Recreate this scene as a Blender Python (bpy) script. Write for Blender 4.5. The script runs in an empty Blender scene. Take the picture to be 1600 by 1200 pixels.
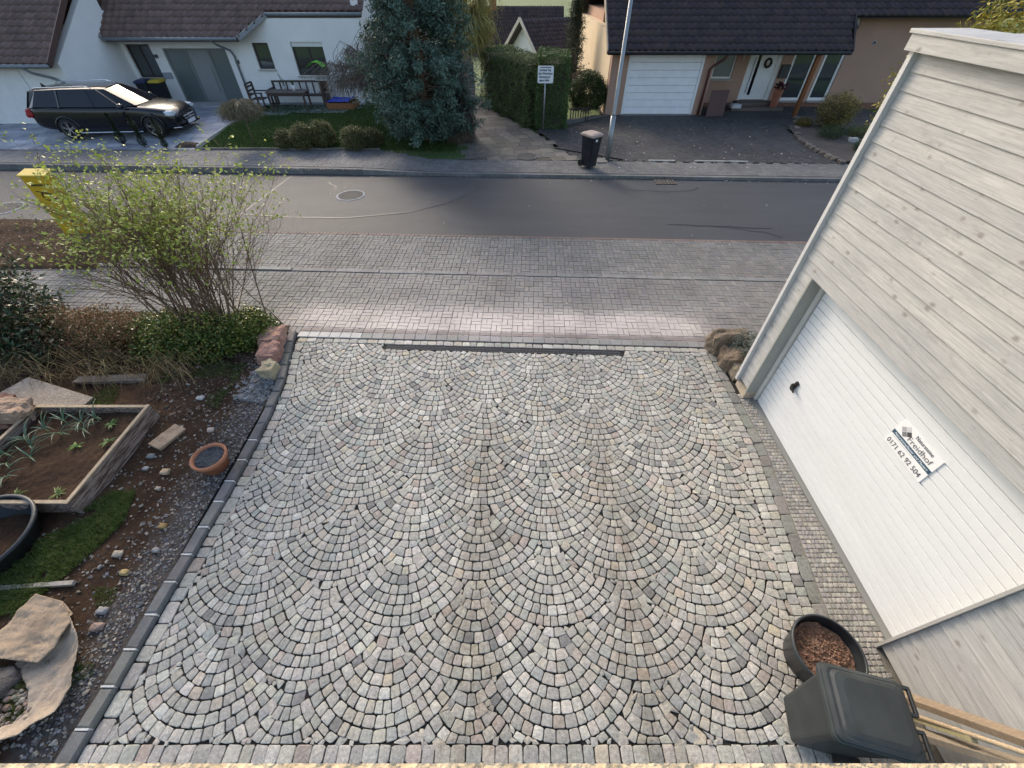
import bpy, math, random
import numpy as np
from mathutils import Vector, Matrix, noise
R = random.Random(7)
NP = np.random.RandomState(11)
PI = math.pi
SC = bpy.context.scene
COL = SC.collection

# ------------------------------------------------------------------ camera, sky, sun, exposure
cam = bpy.data.cameras.new('camera')
cam_o = bpy.data.objects.new('camera', cam); COL.objects.link(cam_o)
cam_o.location = (0, 0, 4.8)
cam_o.rotation_euler = (math.radians(90 - 45.2), 0, 0)
cam.sensor_width = 36.0; cam.lens = 36.0 * 642 / 1600
cam.clip_start = 0.02; cam.clip_end = 1500
SC.camera = cam_o
SUN_EL, SUN_AZ = math.radians(28), math.radians(-26)      # azimuth measured from +Y towards +X
w = bpy.data.worlds.new('World'); SC.world = w; w.use_nodes = True
nt = w.node_tree; bg = nt.nodes['Background']
sky = nt.nodes.new('ShaderNodeTexSky'); sky.sky_type = 'NISHITA'; sky.sun_disc = False
sky.sun_elevation = SUN_EL; sky.sun_rotation = SUN_AZ; sky.air_density = 1.0; sky.dust_density = 3.0; sky.ozone_density = .15
nt.links.new(sky.outputs[0], bg.inputs[0]); bg.inputs[1].default_value = 0.15
sun = bpy.data.lights.new('sun', 'SUN'); sun.energy = 0.85; sun.angle = math.radians(12); sun.color = (1.0, 0.90, 0.76)
sun_o = bpy.data.objects.new('sun', sun); COL.objects.link(sun_o)
sd = Vector((math.sin(SUN_AZ) * math.cos(SUN_EL), math.cos(SUN_AZ) * math.cos(SUN_EL), math.sin(SUN_EL)))
sun_o.rotation_euler = sd.to_track_quat('Z', 'Y').to_euler(); sun_o.location = (-20, 20, 30)
SC.view_settings.view_transform = 'Standard'; SC.view_settings.look = 'None'
SC.view_settings.exposure = 1.02; SC.view_settings.gamma = 1.0; SC.view_settings.use_curve_mapping = False

# ------------------------------------------------------------------ materials
def new_mat(name):
    m = bpy.data.materials.new(name); m.use_nodes = True
    return m, m.node_tree, m.node_tree.nodes['Principled BSDF']
def mth(n, op, a, b=None, clamp=False):
    x = n.nodes.new('ShaderNodeMath'); x.operation = op; x.use_clamp = clamp
    for i, q in enumerate((a, b)):
        if q is None: continue
        if isinstance(q, (int, float)): x.inputs[i].default_value = q
        else: n.links.new(q, x.inputs[i])
    return x.outputs[0]
def mixc(n, fac, a, b, mode='MIX'):
    x = n.nodes.new('ShaderNodeMix'); x.data_type = 'RGBA'; x.blend_type = mode; x.clamp_factor = True
    for s, q in ((x.inputs[0], fac), (x.inputs[6], a), (x.inputs[7], b)):
        if isinstance(q, (int, float)): s.default_value = q
        elif isinstance(q, tuple): s.default_value = (*q[:3], 1)
        else: n.links.new(q, s)
    return x.outputs[2]
def noi(n, vec, scale, detail=3, rough=.55):
    x = n.nodes.new('ShaderNodeTexNoise'); x.inputs['Scale'].default_value = scale
    x.inputs['Detail'].default_value = detail; x.inputs['Roughness'].default_value = rough
    if vec is not None: n.links.new(vec, x.inputs['Vector'])
    return x.outputs[0]
def mapr(n, v, a, b, c, d):
    x = n.nodes.new('ShaderNodeMapRange'); n.links.new(v, x.inputs[0])
    for i, q in enumerate((a, b, c, d)): x.inputs[i + 1].default_value = q
    return x.outputs[0]
def pos(n, scale=None, obj=False):
    if obj: o = n.nodes.new('ShaderNodeTexCoord').outputs['Object']
    else: o = n.nodes.new('ShaderNodeNewGeometry').outputs['Position']
    if scale:
        m = n.nodes.new('ShaderNodeMapping'); m.vector_type = 'POINT'; m.inputs['Scale'].default_value = scale
        n.links.new(o, m.inputs[0]); o = m.outputs[0]
    return o
def attr(n, name='tint'):
    a = n.nodes.new('ShaderNodeAttribute'); a.attribute_name = name; return a.outputs['Color']
def bump(n, b, h, strength, dist=.01):
    x = n.nodes.new('ShaderNodeBump'); x.inputs['Strength'].default_value = strength; x.inputs['Distance'].default_value = dist
    n.links.new(h, x.inputs['Height']); n.links.new(x.outputs[0], b.inputs['Normal'])
def M(name, col=None, rough=.8, var=.2, scale=6, bmp=.3, bscale=60, metallic=0, stretch=None, spec=.4, bdist=.01, rnd=0, obj=False, dirt=0, dirtcol=(.05, .045, .04), coat=0):
    """plain surface: base colour (or the per-vertex tint) with grain, blotches and fine relief"""
    m, n, b = new_mat(name)
    p = pos(n, stretch, obj)
    c = attr(n) if col is None else col
    f = mapr(n, noi(n, p, scale, 4), .25, .75, 1 - var, 1 + var)
    g = mapr(n, noi(n, p, bscale, 2), .3, .7, 1 - var * .6, 1 + var * .6)
    f = mth(n, 'MULTIPLY', f, g)
    if rnd:
        oi = n.nodes.new('ShaderNodeObjectInfo')
        f = mth(n, 'MULTIPLY', f, mapr(n, oi.outputs['Random'], 0, 1, 1 - rnd, 1 + rnd))
    cmb = n.nodes.new('ShaderNodeCombineColor')
    for i in range(3): n.links.new(f, cmb.inputs[i])
    c = mixc(n, 1.0, c, cmb.outputs[0], 'MULTIPLY')
    if dirt:
        k = mapr(n, noi(n, p, scale * .35, 5, .65), .48, .72, 0, dirt)
        c = mixc(n, k, c, dirtcol)
    n.links.new(c, b.inputs['Base Color'])
    b.inputs['Roughness'].default_value = rough; b.inputs['Metallic'].default_value = metallic
    b.inputs['Specular IOR Level'].default_value = spec
    if coat: b.inputs['Coat Weight'].default_value = coat; b.inputs['Coat Roughness'].default_value = .03
    if bmp: bump(n, b, noi(n, p, bscale, 3), bmp, bdist)
    return m
def leafmat(name, rough=.5, trans=.3):
    m, n, b = new_mat(name)
    c = attr(n); n.links.new(c, b.inputs['Base Color']); b.inputs['Roughness'].default_value = rough
    b.inputs['Specular IOR Level'].default_value = .35
    t = n.nodes.new('ShaderNodeBsdfTranslucent'); n.links.new(c, t.inputs[0])
    mx = n.nodes.new('ShaderNodeMixShader'); mx.inputs[0].default_value = trans
    n.links.new(b.outputs[0], mx.inputs[1]); n.links.new(t.outputs[0], mx.inputs[2])
    n.links.new(mx.outputs[0], n.nodes['Material Output'].inputs[0])
    return m
def glassmat(name, col, rough=.04):
    m, n, b = new_mat(name); b.inputs['Base Color'].default_value = (*col, 1)
    b.inputs['Roughness'].default_value = rough; b.inputs['Specular IOR Level'].default_value = .9
    b.inputs['IOR'].default_value = 1.6 if name != 'car_glass' else 1.4
    return m

def cobble_mat():
    m, n, b = new_mat('granite_cobble')
    p = pos(n); c = attr(n)
    f = mth(n, 'MULTIPLY', mapr(n, noi(n, p, 30, 6, .75), .3, .7, .62, 1.36), mapr(n, noi(n, p, 190, 3, .7), .3, .7, .72, 1.28))
    f = mth(n, 'MULTIPLY', f, mapr(n, noi(n, p, 1.5, 4, .6), .3, .7, .86, 1.12))
    cmb = n.nodes.new('ShaderNodeCombineColor')
    for i in range(3): n.links.new(f, cmb.inputs[i])
    c = mixc(n, 1.0, c, cmb.outputs[0], 'MULTIPLY')
    # pale mineral veins and chips
    c = mixc(n, mapr(n, noi(n, p, 55, 5, .8), .60, .70, 0, .45), c, (.50, .49, .45))
    # damp brown run-off stains along two valleys of the pattern, and scattered blotches
    x = n.nodes.new('ShaderNodeSeparateXYZ'); n.links.new(p, x.inputs[0])
    wob = mth(n, 'MULTIPLY', mth(n, 'SUBTRACT', noi(n, p, 2.6, 5, .7), .5), 1.5)
    def streak(x0, wd):
        d = mth(n, 'ABSOLUTE', mth(n, 'ADD', mth(n, 'SUBTRACT', x.outputs[0], x0), wob))
        return mapr(n, d, 0, wd, 1, 0)
    k = mth(n, 'MAXIMUM', streak(-.40, .42), streak(1.27, .42))
    k = mth(n, 'MULTIPLY', k, mapr(n, x.outputs[1], 4.3, 3.2, 0, 1))
    k = mth(n, 'MULTIPLY', k, mapr(n, noi(n, p, 7, 4, .7), .3, .6, .25, 1))
    k = mth(n, 'MAXIMUM', mth(n, 'MULTIPLY', k, .62), mapr(n, noi(n, p, 1.9, 5, .7), .60, .75, 0, .5))
    c = mixc(n, k, c, mixc(n, 1.0, c, (.50, .43, .34), 'MULTIPLY'))
    n.links.new(c, b.inputs['Base Color']); b.inputs['Roughness'].default_value = .75
    b.inputs['Specular IOR Level'].default_value = .3
    bump(n, b, noi(n, p, 60, 6, .75), .8, .012)
    return m
def asphalt_mat():
    m, n, b = new_mat('asphalt')
    p = pos(n); c = attr(n)
    f = mth(n, 'MULTIPLY', mapr(n, noi(n, pos(n, (.35, 1.1, 1)), 1.3, 5, .6), .3, .7, .82, 1.2), mapr(n, noi(n, p, 130, 2, .8), .3, .7, .72, 1.3))
    cmb = n.nodes.new('ShaderNodeCombineColor')
    for i in range(3): n.links.new(f, cmb.inputs[i])
    c = mixc(n, 1.0, c, cmb.outputs[0], 'MULTIPLY')
    v = n.nodes.new('ShaderNodeTexVoronoi'); v.inputs['Scale'].default_value = 75; n.links.new(p, v.inputs['Vector'])
    c = mixc(n, mapr(n, v.outputs['Color'], .9, 1.0, 0, .5), c, (.2, .2, .2))
    n.links.new(c, b.inputs['Base Color']); b.inputs['Roughness'].default_value = .7
    bump(n, b, noi(n, p, 110, 3, .7), .5, .008)
    return m
def paver_mat():
    m, n, b = new_mat('concrete_paver')
    p = pos(n); c = attr(n)
    f = mth(n, 'MULTIPLY', mapr(n, noi(n, p, 1.1, 5, .6), .3, .7, .74, 1.24), mapr(n, noi(n, p, 120, 2, .7), .3, .7, .82, 1.18))
    cmb = n.nodes.new('ShaderNodeCombineColor')
    for i in range(3): n.links.new(f, cmb.inputs[i])
    c = mixc(n, 1.0, c, cmb.outputs[0], 'MULTIPLY')
    c = mixc(n, mapr(n, noi(n, p, .55, 6, .65), .54, .7, 0, .5), c, (.06, .055, .045))
    n.links.new(c, b.inputs['Base Color']); b.inputs['Roughness'].default_value = .75
    bump(n, b, noi(n, p, 90, 3), .35, .006)
    return m
def siding_mat():
    m, n, b = new_mat('whitewashed_spruce')
    oi = n.nodes.new('ShaderNodeObjectInfo')
    off = n.nodes.new('ShaderNodeVectorMath'); off.operation = 'MULTIPLY_ADD'
    cb = n.nodes.new('ShaderNodeCombineXYZ')
    n.links.new(oi.outputs['Random'], cb.inputs[1]); n.links.new(oi.outputs['Random'], cb.inputs[0])
    n.links.new(cb.outputs[0], off.inputs[0]); off.inputs[1].default_value = (37, 61, 0)
    n.links.new(pos(n), off.inputs[2]); p = off.outputs[0]
    def mp(s):
        q = n.nodes.new('ShaderNodeMapping'); q.inputs['Scale'].default_value = s; n.links.new(p, q.inputs[0]); return q.outputs[0]
    base = mixc(n, mapr(n, noi(n, mp((1, 1.3, 5)), 1.2, 4), .35, .68, 0, 1), (.43, .43, .42), (.55, .54, .51))
    base = mixc(n, mapr(n, oi.outputs['Random'], 0, 1, 0, .75), base, (.41, .41, .405))
    grain = mapr(n, noi(n, mp((20, 2.0, 50)), 1.5, 5, .75), .32, .68, .74, 1.14)
    cmb = n.nodes.new('ShaderNodeCombineColor')
    for i in range(3): n.links.new(grain, cmb.inputs[i])
    base = mixc(n, 1.0, base, cmb.outputs[0], 'MULTIPLY')
    v = n.nodes.new('ShaderNodeTexVoronoi'); v.inputs['Scale'].default_value = 1.0; n.links.new(mp((5.5, 4.6, 7.5)), v.inputs['Vector'])
    d = mth(n, 'ADD', v.outputs['Distance'], mth(n, 'MULTIPLY', noi(n, mp((14, 14, 20)), 1.6, 3), .16))
    base = mixc(n, mapr(n, d, .14, .27, .7, 0), base, (.19, .165, .14))
    base = mixc(n, mapr(n, noi(n, mp((9, 9, 14)), 1.4, 4, .7), .62, .72, 0, .45), base, (.24, .22, .20))
    base = mixc(n, mapr(n, noi(n, mp((3, 1.4, 3)), 2.2, 6, .75), .57, .72, 0, .5), base, (.25, .245, .24))
    n.links.new(base, b.inputs['Base Color']); b.inputs['Roughness'].default_value = .7
    bump(n, b, noi(n, mp((30, 3, 90)), 1.5, 3), .25, .004)
    return m
def rough_wood(name, a, c2, stretch):
    m, n, b = new_mat(name)
    p = pos(n, stretch)
    c = mixc(n, mapr(n, noi(n, p, 3, 6, .7), .42, .58, 0, 1), a, c2)
    n.links.new(c, b.inputs['Base Color']); b.inputs['Roughness'].default_value = .8
    bump(n, b, noi(n, p, 6, 5), .5, .006)
    return m
def soil_mat():
    m, n, b = new_mat('garden_soil')
    p = pos(n)
    c = mixc(n, mapr(n, noi(n, p, 1.6, 5, .6), .35, .65, 0, 1), (.055, .032, .021), (.125, .075, .045))
    c = mixc(n, mapr(n, noi(n, p, 24, 4, .7), .35, .65, .55, 0), c, (.03, .021, .016))
    # grey grit along the kerb
    x = n.nodes.new('ShaderNodeSeparateXYZ'); n.links.new(p, x.inputs[0])
    edge = mth(n, 'ADD', x.outputs[0], mth(n, 'MULTIPLY', noi(n, p, 2.6, 4), .7))
    k = mth(n, 'MULTIPLY', mapr(n, edge, -4.06, -3.78, 0, .8), mapr(n, noi(n, p, 30, 3), .35, .55, .4, 1))
    c = mixc(n, k, c, (.13, .125, .12))
    n.links.new(c, b.inputs['Base Color']); b.inputs['Roughness'].default_value = .95
    b.inputs['Specular IOR Level'].default_value = .15
    bump(n, b, noi(n, p, 38, 6, .75), 1.0, .035)
    return m
def grass_mat(name, a, c2, s=3):
    m, n, b = new_mat(name)
    p = pos(n)
    c = mixc(n, mapr(n, noi(n, p, s, 5, .65), .35, .65, 0, 1), a, c2)
    c = mixc(n, mapr(n, noi(n, p, 55, 3, .7), .4, .65, 0, .55), c, (a[0] * .45, a[1] * .45, a[2] * .4))
    n.links.new(c, b.inputs['Base Color']); b.inputs['Roughness'].default_value = .9
    bump(n, b, noi(n, p, 60, 4, .7), .9, .03)
    return m
MAT = {
 'cobble': cobble_mat(), 'asphalt': asphalt_mat(), 'paver': paver_mat(), 'siding': siding_mat(), 'soil': soil_mat(),
 'joint': M('joint_sand', (.022, .021, .019), .95, .35, 9, .6, 140),
 'mosaic': M('mosaic_stone', None, .75, .25, 14, .5, 150, dirt=.4, dirtcol=(.12, .10, .075)),
 'stone': M('rough_stone', None, .85, .3, 9, .9, 40, bdist=.02),
 'kerb': M('kerb_granite', None, .8, .25, 6, .5, 80, dirt=.4, dirtcol=(.07, .066, .06)),
 'roof': M('roof_tile', None, .75, .22, 3, .25, 60, rnd=.06),
 'paint': M('white_paint', (.80, .80, .78), .45, .035, 3, .05, 200),
 'door_white': M('door_foil', (.74, .76, .77), .42, .03, 2, .25, 120, stretch=(1, .25, 2), dirt=.12, dirtcol=(.45, .43, .40)),
 'render': M('white_render', (.84, .83, .81), .9, .06, 1.2, .3, 90, dirt=.12, dirtcol=(.5, .49, .46)),
 'peach': M('peach_render', (.40, .25, .185), .9, .07, 1.5, .3, 90),
 'cream': M('cream_render', (.62, .50, .35), .9, .08, 1.5, .3, 90),
 'tint': M('painted', None, .5, .06, 4, .1, 120),
 'plastic': M('bin_plastic', None, .42, .12, 7, .12, 220, dirt=.25, dirtcol=(.10, .11, .11)),
 'clay': M('terracotta', None, .75, .15, 9, .2, 120, dirt=.3, dirtcol=(.36, .24, .18)),
 'metal': M('galvanised', (.30, .32, .33), .45, .1, 4, .05, 80, metallic=.7),
 'iron': M('cast_iron', (.08, .08, .08), .6, .2, 20, .3, 120, metallic=.5),
 'zinc': M('zinc_gutter', (.22, .24, .26), .5, .1, 4, .05, 80, metallic=.4),
 'carpaint': M('car_paint', (.006, .007, .012), .22, .02, 2, 0, 60, coat=.6, spec=.3),
 'chrome': M('chrome', (.75, .76, .78), .18, .02, 4, 0, 60, metallic=1),
 'rubber': M('rubber', (.018, .018, .018), .8, .1, 10, .1, 100),
 'glass': glassmat('window_glass', (.035, .045, .045)),
 'carglass': glassmat('car_glass', (.006, .008, .012), .03),
 'frost': glassmat('frosted_glass', (.13, .155, .15), .25),
 'wood': M('timber', None, .75, .25, 5, .35, 60, stretch=(3, 3, 18)),
 'bedwood': rough_wood('peeling_board', (.075, .042, .030), (.33, .26, .22), (5, 1.1, 13)),
 'bark': M('bark', None, .9, .3, 18, .6, 60),
 'leaf': leafmat('foliage'), 'gloss': leafmat('glossy_foliage', .28, .2), 'needle': leafmat('needles', .65, .12),
 'lawn': grass_mat('lawn_turf', (.045, .095, .018), (.075, .13, .03)),
 'field': grass_mat('field_turf', (.07, .13, .03), (.10, .16, .045), .05),
 'felt': M('garden_felt', None, .95, .22, 5, .5, 90, dirt=.55, dirtcol=(.17, .125, .085)),
 'ledge': M('parapet_plaster', None, .9, .3, 60, .6, 120),
 'print': M('sign_ink', None, .5, .02, 4, 0, 60),
}

# ------------------------------------------------------------------ mesh building
def wloc(o):
    v = Vector((0, 0, 0))
    while o is not None: v = v + o.location; o = o.parent
    return v
def tag(o, label=None, cat=None, group=None, kind=None):
    if label: o['label'] = label
    if cat: o['category'] = cat
    if group: o['group'] = group
    if kind: o['kind'] = kind
    return o
def empty(name, loc, label, cat, group=None, rz=0):
    o = bpy.data.objects.new(name, None); COL.objects.link(o); o.location = loc; o.rotation_euler.z = rz
    o.empty_display_size = .2
    return tag(o, label, cat, group)
def mesh_np(name, V, F, C=None, smooth=False, mat=None):
    """V (n,3) array, F (m,k) int array of same-size faces or list, C (n,3) colours"""
    me = bpy.data.meshes.new(name)
    if isinstance(F, np.ndarray):
        k = F.shape[1]; m = F.shape[0]
        me.vertices.add(len(V)); me.vertices.foreach_set('co', np.asarray(V, dtype=np.float32).ravel())
        me.loops.add(m * k); me.loops.foreach_set('vertex_index', F.astype(np.int32).ravel())
        me.polygons.add(m); me.polygons.foreach_set('loop_start', np.arange(0, m * k, k, dtype=np.int32))
        me.update(calc_edges=True)
    else:
        me.from_pydata([tuple(v) for v in V], [], F); me.update()
    if C is not None:
        a = me.attributes.new('tint', 'FLOAT_COLOR', 'POINT')
        cc = np.ones((len(V), 4), dtype=np.float32); cc[:, :3] = C
        a.data.foreach_set('color', cc.ravel())
    if smooth:
        me.polygons.foreach_set('use_smooth', np.ones(len(me.polygons), dtype=bool))
    if mat is not None: me.materials.append(mat)
    return me
def link(name, me, parent=None, loc=(0, 0, 0), kind=None):
    o = bpy.data.objects.new(name, me); COL.objects.link(o); o.location = loc
    if parent is not None: o.parent = parent
    if kind: o['kind'] = kind
    return o
class MB:
    def __init__(s): s.v = []; s.f = []; s.c = []
    def add(s, vs, fs, col=(1, 1, 1)):
        n = len(s.v); s.v += [tuple(q) for q in vs]; s.f += [tuple(i + n for i in f) for f in fs]; s.c += [col] * len(vs); return s
    def box(s, a, b, col=(1, 1, 1)):
        x0, y0, z0 = a; x1, y1, z1 = b
        return s.add([(x0, y0, z0), (x1, y0, z0), (x1, y1, z0), (x0, y1, z0), (x0, y0, z1), (x1, y0, z1), (x1, y1, z1), (x0, y1, z1)],
              [(0, 3, 2, 1), (4, 5, 6, 7), (0, 1, 5, 4), (1, 2, 6, 5), (2, 3, 7, 6), (3, 0, 4, 7)], col)
    def obox(s, c, size, rot=(0, 0, 0), col=(1, 1, 1), jit=0):
        m = Matrix.Translation(c) @ (Matrix.Rotation(rot[2], 4, 'Z') @ Matrix.Rotation(rot[1], 4, 'Y') @ Matrix.Rotation(rot[0], 4, 'X'))
        hx, hy, hz = [q / 2 for q in size]
        vs = [m @ Vector((x * hx + R.uniform(-jit, jit), y * hy + R.uniform(-jit, jit), z * hz + R.uniform(-jit, jit))) for z in (-1, 1) for x, y in ((-1, -1), (1, -1), (1, 1), (-1, 1))]
        return s.add(vs, [(0, 3, 2, 1), (4, 5, 6, 7), (0, 1, 5, 4), (1, 2, 6, 5), (2, 3, 7, 6), (3, 0, 4, 7)], col)
    def beam(s, p, q, w_, h_, col=(1, 1, 1), up=(0, 0, 1)):
        p = Vector(p); q = Vector(q); d = (q - p).normalized(); u = Vector(up); sx = d.cross(u)
        if sx.length < 1e-4: sx = d.cross(Vector((0, 1, 0)))
        sx.normalize(); u = sx.cross(d)
        vs = [b + sx * (i * w_ / 2) + u * (j * h_ / 2) for b in (p, q) for i, j in ((-1, -1), (1, -1), (1, 1), (-1, 1))]
        return s.add(vs, [(0, 1, 2, 3), (7, 6, 5, 4), (0, 4, 5, 1), (1, 5, 6, 2), (2, 6, 7, 3), (3, 7, 4, 0)], col)
    def tube(s, pts, rad, n=6, col=(1, 1, 1), caps=True):
        pts = [Vector(p) for p in pts]; m = len(pts); vs = []
        if not isinstance(rad, (list, tuple)): rad = [rad] * m
        prev = None
        for i, p in enumerate(pts):
            d = (pts[min(i + 1, m - 1)] - pts[max(i - 1, 0)]).normalized()
            if prev is None: x = d.cross(Vector((0, 0, 1)) if abs(d.z) < .9 else Vector((1, 0, 0))).normalized()
            else: x = (prev - d * prev.dot(d)).normalized()
            prev = x; y = d.cross(x)
            for k in range(n):
                a = 2 * PI * k / n; vs.append(p + (x * math.cos(a) + y * math.sin(a)) * rad[i])
        fs = [(i * n + k, i * n + (k + 1) % n, (i + 1) * n + (k + 1) % n, (i + 1) * n + k) for i in range(m - 1) for k in range(n)]
        if caps: fs += [tuple(range(n - 1, -1, -1)), tuple((m - 1) * n + k for k in range(n))]
        return s.add(vs, fs, col)
    def lathe(s, prof, n=28, c=(0, 0, 0), col=(1, 1, 1), sx=1, sy=1):
        vs = [(c[0] + r * math.cos(2 * PI * k / n) * sx, c[1] + r * math.sin(2 * PI * k / n) * sy, c[2] + z) for r, z in prof for k in range(n)]
        fs = [(i * n + k, i * n + (k + 1) % n, (i + 1) * n + (k + 1) % n, (i + 1) * n + k) for i in range(len(prof) - 1) for k in range(n)]
        return s.add(vs, fs, col)
    def prism(s, poly, z0, z1, col=(1, 1, 1)):
        n = len(poly); vs = [(x, y, z0) for x, y in poly] + [(x, y, z1) for x, y in poly]
        return s.add(vs, [tuple(range(n - 1, -1, -1)), tuple(range(n, 2 * n))] + [(i, (i + 1) % n, n + (i + 1) % n, n + i) for i in range(n)], col)
    def solid(s, poly3, d, col=(1, 1, 1)):
        """thick panel: 3-D polygon extruded by vector d"""
        n = len(poly3); d = Vector(d); vs = [Vector(p) for p in poly3]; vs += [p + d for p in vs]
        return s.add(vs, [tuple(range(n)), tuple(range(2 * n - 1, n - 1, -1))] + [(i, n + i, n + (i + 1) % n, (i + 1) % n) for i in range(n)], col)
    def sheet(s, xs, ys, zf, col=(1, 1, 1), inside=None):
        ny = len(ys); vs = [(x, y, zf(x, y)) for x in xs for y in ys]
        fs = []
        for i in range(len(xs) - 1):
            for j in range(ny - 1):
                if inside and not inside((xs[i] + xs[i + 1]) / 2, (ys[j] + ys[j + 1]) / 2): continue
                fs.append((i * ny + j, (i + 1) * ny + j, (i + 1) * ny + j + 1, i * ny + j + 1))
        return s.add(vs, fs, col)
    def build(s, name, mat, parent=None, smooth=False, bevel=0, origin=None, kind=None, local=False):
        base = Vector((0, 0, 0)) if local else wloc(parent)
        if origin is None: off = base; loc = (0, 0, 0)
        elif origin == 'c':
            a = np.array(s.v); off = Vector((a.min(0) + a.max(0)) / 2); loc = off - base
        else: off = Vector(origin); loc = off - base
        V = [(x - off.x, y - off.y, z - off.z) for x, y, z in s.v]
        me = mesh_np(name, V, s.f, np.array(s.c, dtype=np.float32).reshape(-1, 3), smooth, MAT[mat] if isinstance(mat, str) else mat)
        o = link(name, me, parent, loc, kind)
        if bevel:
            bm = o.modifiers.new('bevel', 'BEVEL'); bm.width = bevel; bm.segments = 2; bm.limit_method = 'ANGLE'
        return o
def single(name, mb, mat, label, cat, group=None, **k):
    a = np.array(mb.v); o = mb.build(name, mat, None, origin=((a[:, 0].min() + a[:, 0].max()) / 2, (a[:, 1].min() + a[:, 1].max()) / 2, a[:, 2].min()), **k)
    return tag(o, label, cat, group)
def lin(a, b, n): return [a + (b - a) * i / (n - 1) for i in range(n)]
def inpoly(x, y, P):
    c = False; j = len(P) - 1
    for i in range(len(P)):
        if (P[i][1] > y) != (P[j][1] > y) and x < (P[j][0] - P[i][0]) * (y - P[i][1]) / (P[j][1] - P[i][1]) + P[i][0]: c = not c
        j = i
    return c
def sst(a, b, x):
    t = min(1, max(0, (x - a) / (b - a))); return t * t * (3 - 2 * t)
def jc(c, s=.12):
    k = 1 + R.uniform(-s, s); return tuple(max(0, q * k * (1 + R.uniform(-s, s) * .25)) for q in c)
def rock(mb, c, r, col, seed=0, sub=2, sq=.5):
    """irregular stone: a subdivided cube pushed to a rounded block with noise"""
    n = 2 + sub * 2; vs = {}; V = []; F = []
    def vid(p):
        k = tuple(round(q, 4) for q in p)
        if k not in vs:
            d = Vector(p); s_ = d.normalized() * 1.25; q = d.lerp(s_, sq)
            h = noise.noise(q * 1.4 + Vector((seed * 7.3, seed * 3.1, seed))) * .28 + noise.noise(q * 4 + Vector((seed, 0, seed * 2))) * .12 + noise.noise(q * 9 + Vector((0, seed, seed * 2))) * .06
            q = q * (1 + h); vs[k] = len(V); V.append((c[0] + q.x * r[0], c[1] + q.y * r[1], c[2] + q.z * r[2]))
        return vs[k]
    for ax in range(3):
        for sg in (-1, 1):
            for i in range(n):
                for j in range(n):
                    q = []
                    for a, b in ((i, j), (i + 1, j), (i + 1, j + 1), (i, j + 1)):
                        p = [0, 0, 0]; p[ax] = sg; p[(ax + 1) % 3] = (a / n * 2 - 1); p[(ax + 2) % 3] = (b / n * 2 - 1); q.append(vid(p))
                    F.append(tuple(q if sg > 0 else q[::-1]))
    return mb.add(V, F, col)

# ------------------------------------------------------------------ ground heights
def street(y0): return lambda x: y0 - .042 * x
NEAR_EDGE, FAR_EDGE = street(10.12), street(14.5)
def zw(x): return .125 - .085 * sst(-5.5, -2.5, x)                       # far pavement: the kerb drops at the driveways
def far_edge(x): return FAR_EDGE(x) + .0
def HF(x, y):                                                              # land beyond the road
    z = zw(x)
    if x < 0: z += .20 * sst(16.9, 19.5, y) * sst(-1.6, -4.0, x)
    z += .14 * sst(16.2, 21, y) * sst(2.2, 4.5, x)
    z -= .9 * sst(26, 40, y)
    return z

# =================================================================== STRUCTURE
# field and ground
g = MB(); ys = [-60, -20, 5, 12, 14, 16, 20, 24, 26, 30, 34, 40, 60, 90, 140, 300, 900]
xs = [-900, -300, -120, -60, -40, -30, -24, -18, -12, -8, -4, -2, 0, 2, 4, 8, 12, 18, 24, 30, 40, 60, 120, 300, 900]
g.sheet(xs, ys, lambda x, y: -.12 if y < 14.1 else HF(x, min(y, 40)) - .12 + (max(0, y - 90) * .012))
tag(g.build('ground', 'field', smooth=True), kind='structure')

# road
rd = MB(); rd.sheet(lin(-45, 45, 61), [0, 1], lambda x, y: 0)
rd.v = [(x, (NEAR_EDGE(x) if y < .5 else FAR_EDGE(x) + .05), -.02 if y < .5 else -.045) for x, y, z in rd.v]
rd.c = [(.037, .041, .048)] * len(rd.v)
road = tag(rd.build('road', 'asphalt'), kind='structure')
# repaired asphalt round the manhole, pale sealing lines, dark cracks
def strip(mb, pts, wd, z, col):
    pts = [Vector((p[0], p[1], 0)) for p in pts]
    for a, b in zip(pts[:-1], pts[1:]):
        d = (b - a).normalized(); n_ = Vector((-d.y, d.x, 0)) * wd / 2
        mb.add([(q.x, q.y, z - .0057 * (q.y - 10.1)) for q in (a - n_, b - n_, b + n_, a + n_)], [(0, 1, 2, 3)], col)
patch = [(-7.35, 14.7), (-7.6, 11.5), (-6.2, 11.3), (-4.6, 11.25), (-3.0, 11.6), (-1.9, 12.3), (-1.2, 13.2), (-1.0, 14.45)]
p_ = MB(); zr_ = lambda y: -.014 - .0057 * (y - 10.1)
p_.add([(x, y, zr_(y)) for x, y in patch], [tuple(range(len(patch)))[::1]], (.044, .049, .057))
p_.build('asphalt_patch', 'asphalt', road)
p_ = MB(); strip(p_, patch[:6], .03, -.009, (.10, .105, .11)); strip(p_, [(-20, 12.4), (-14, 12.1), (-11, 12.3)], .03, -.009, (.16, .17, .18))
p_.build('sealing_line', 'print', road)
p_ = MB()
def crack(pts, wd):
    q = []
    for a, b in zip(pts[:-1], pts[1:]):
        for t in range(6):
            f = t / 6; q.append((a[0] + (b[0] - a[0]) * f + R.uniform(-.05, .05), a[1] + (b[1] - a[1]) * f + R.uniform(-.05, .05)))
    q.append(pts[-1]); strip(p_, q, wd, -.008, (.02, .02, .022))
crack([(4.2, 10.9), (5.2, 10.75), (6.9, 10.6)], .03); crack([(5.4, 10.75), (6.6, 10.4), (6.9, 10.05)], .025)
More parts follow.
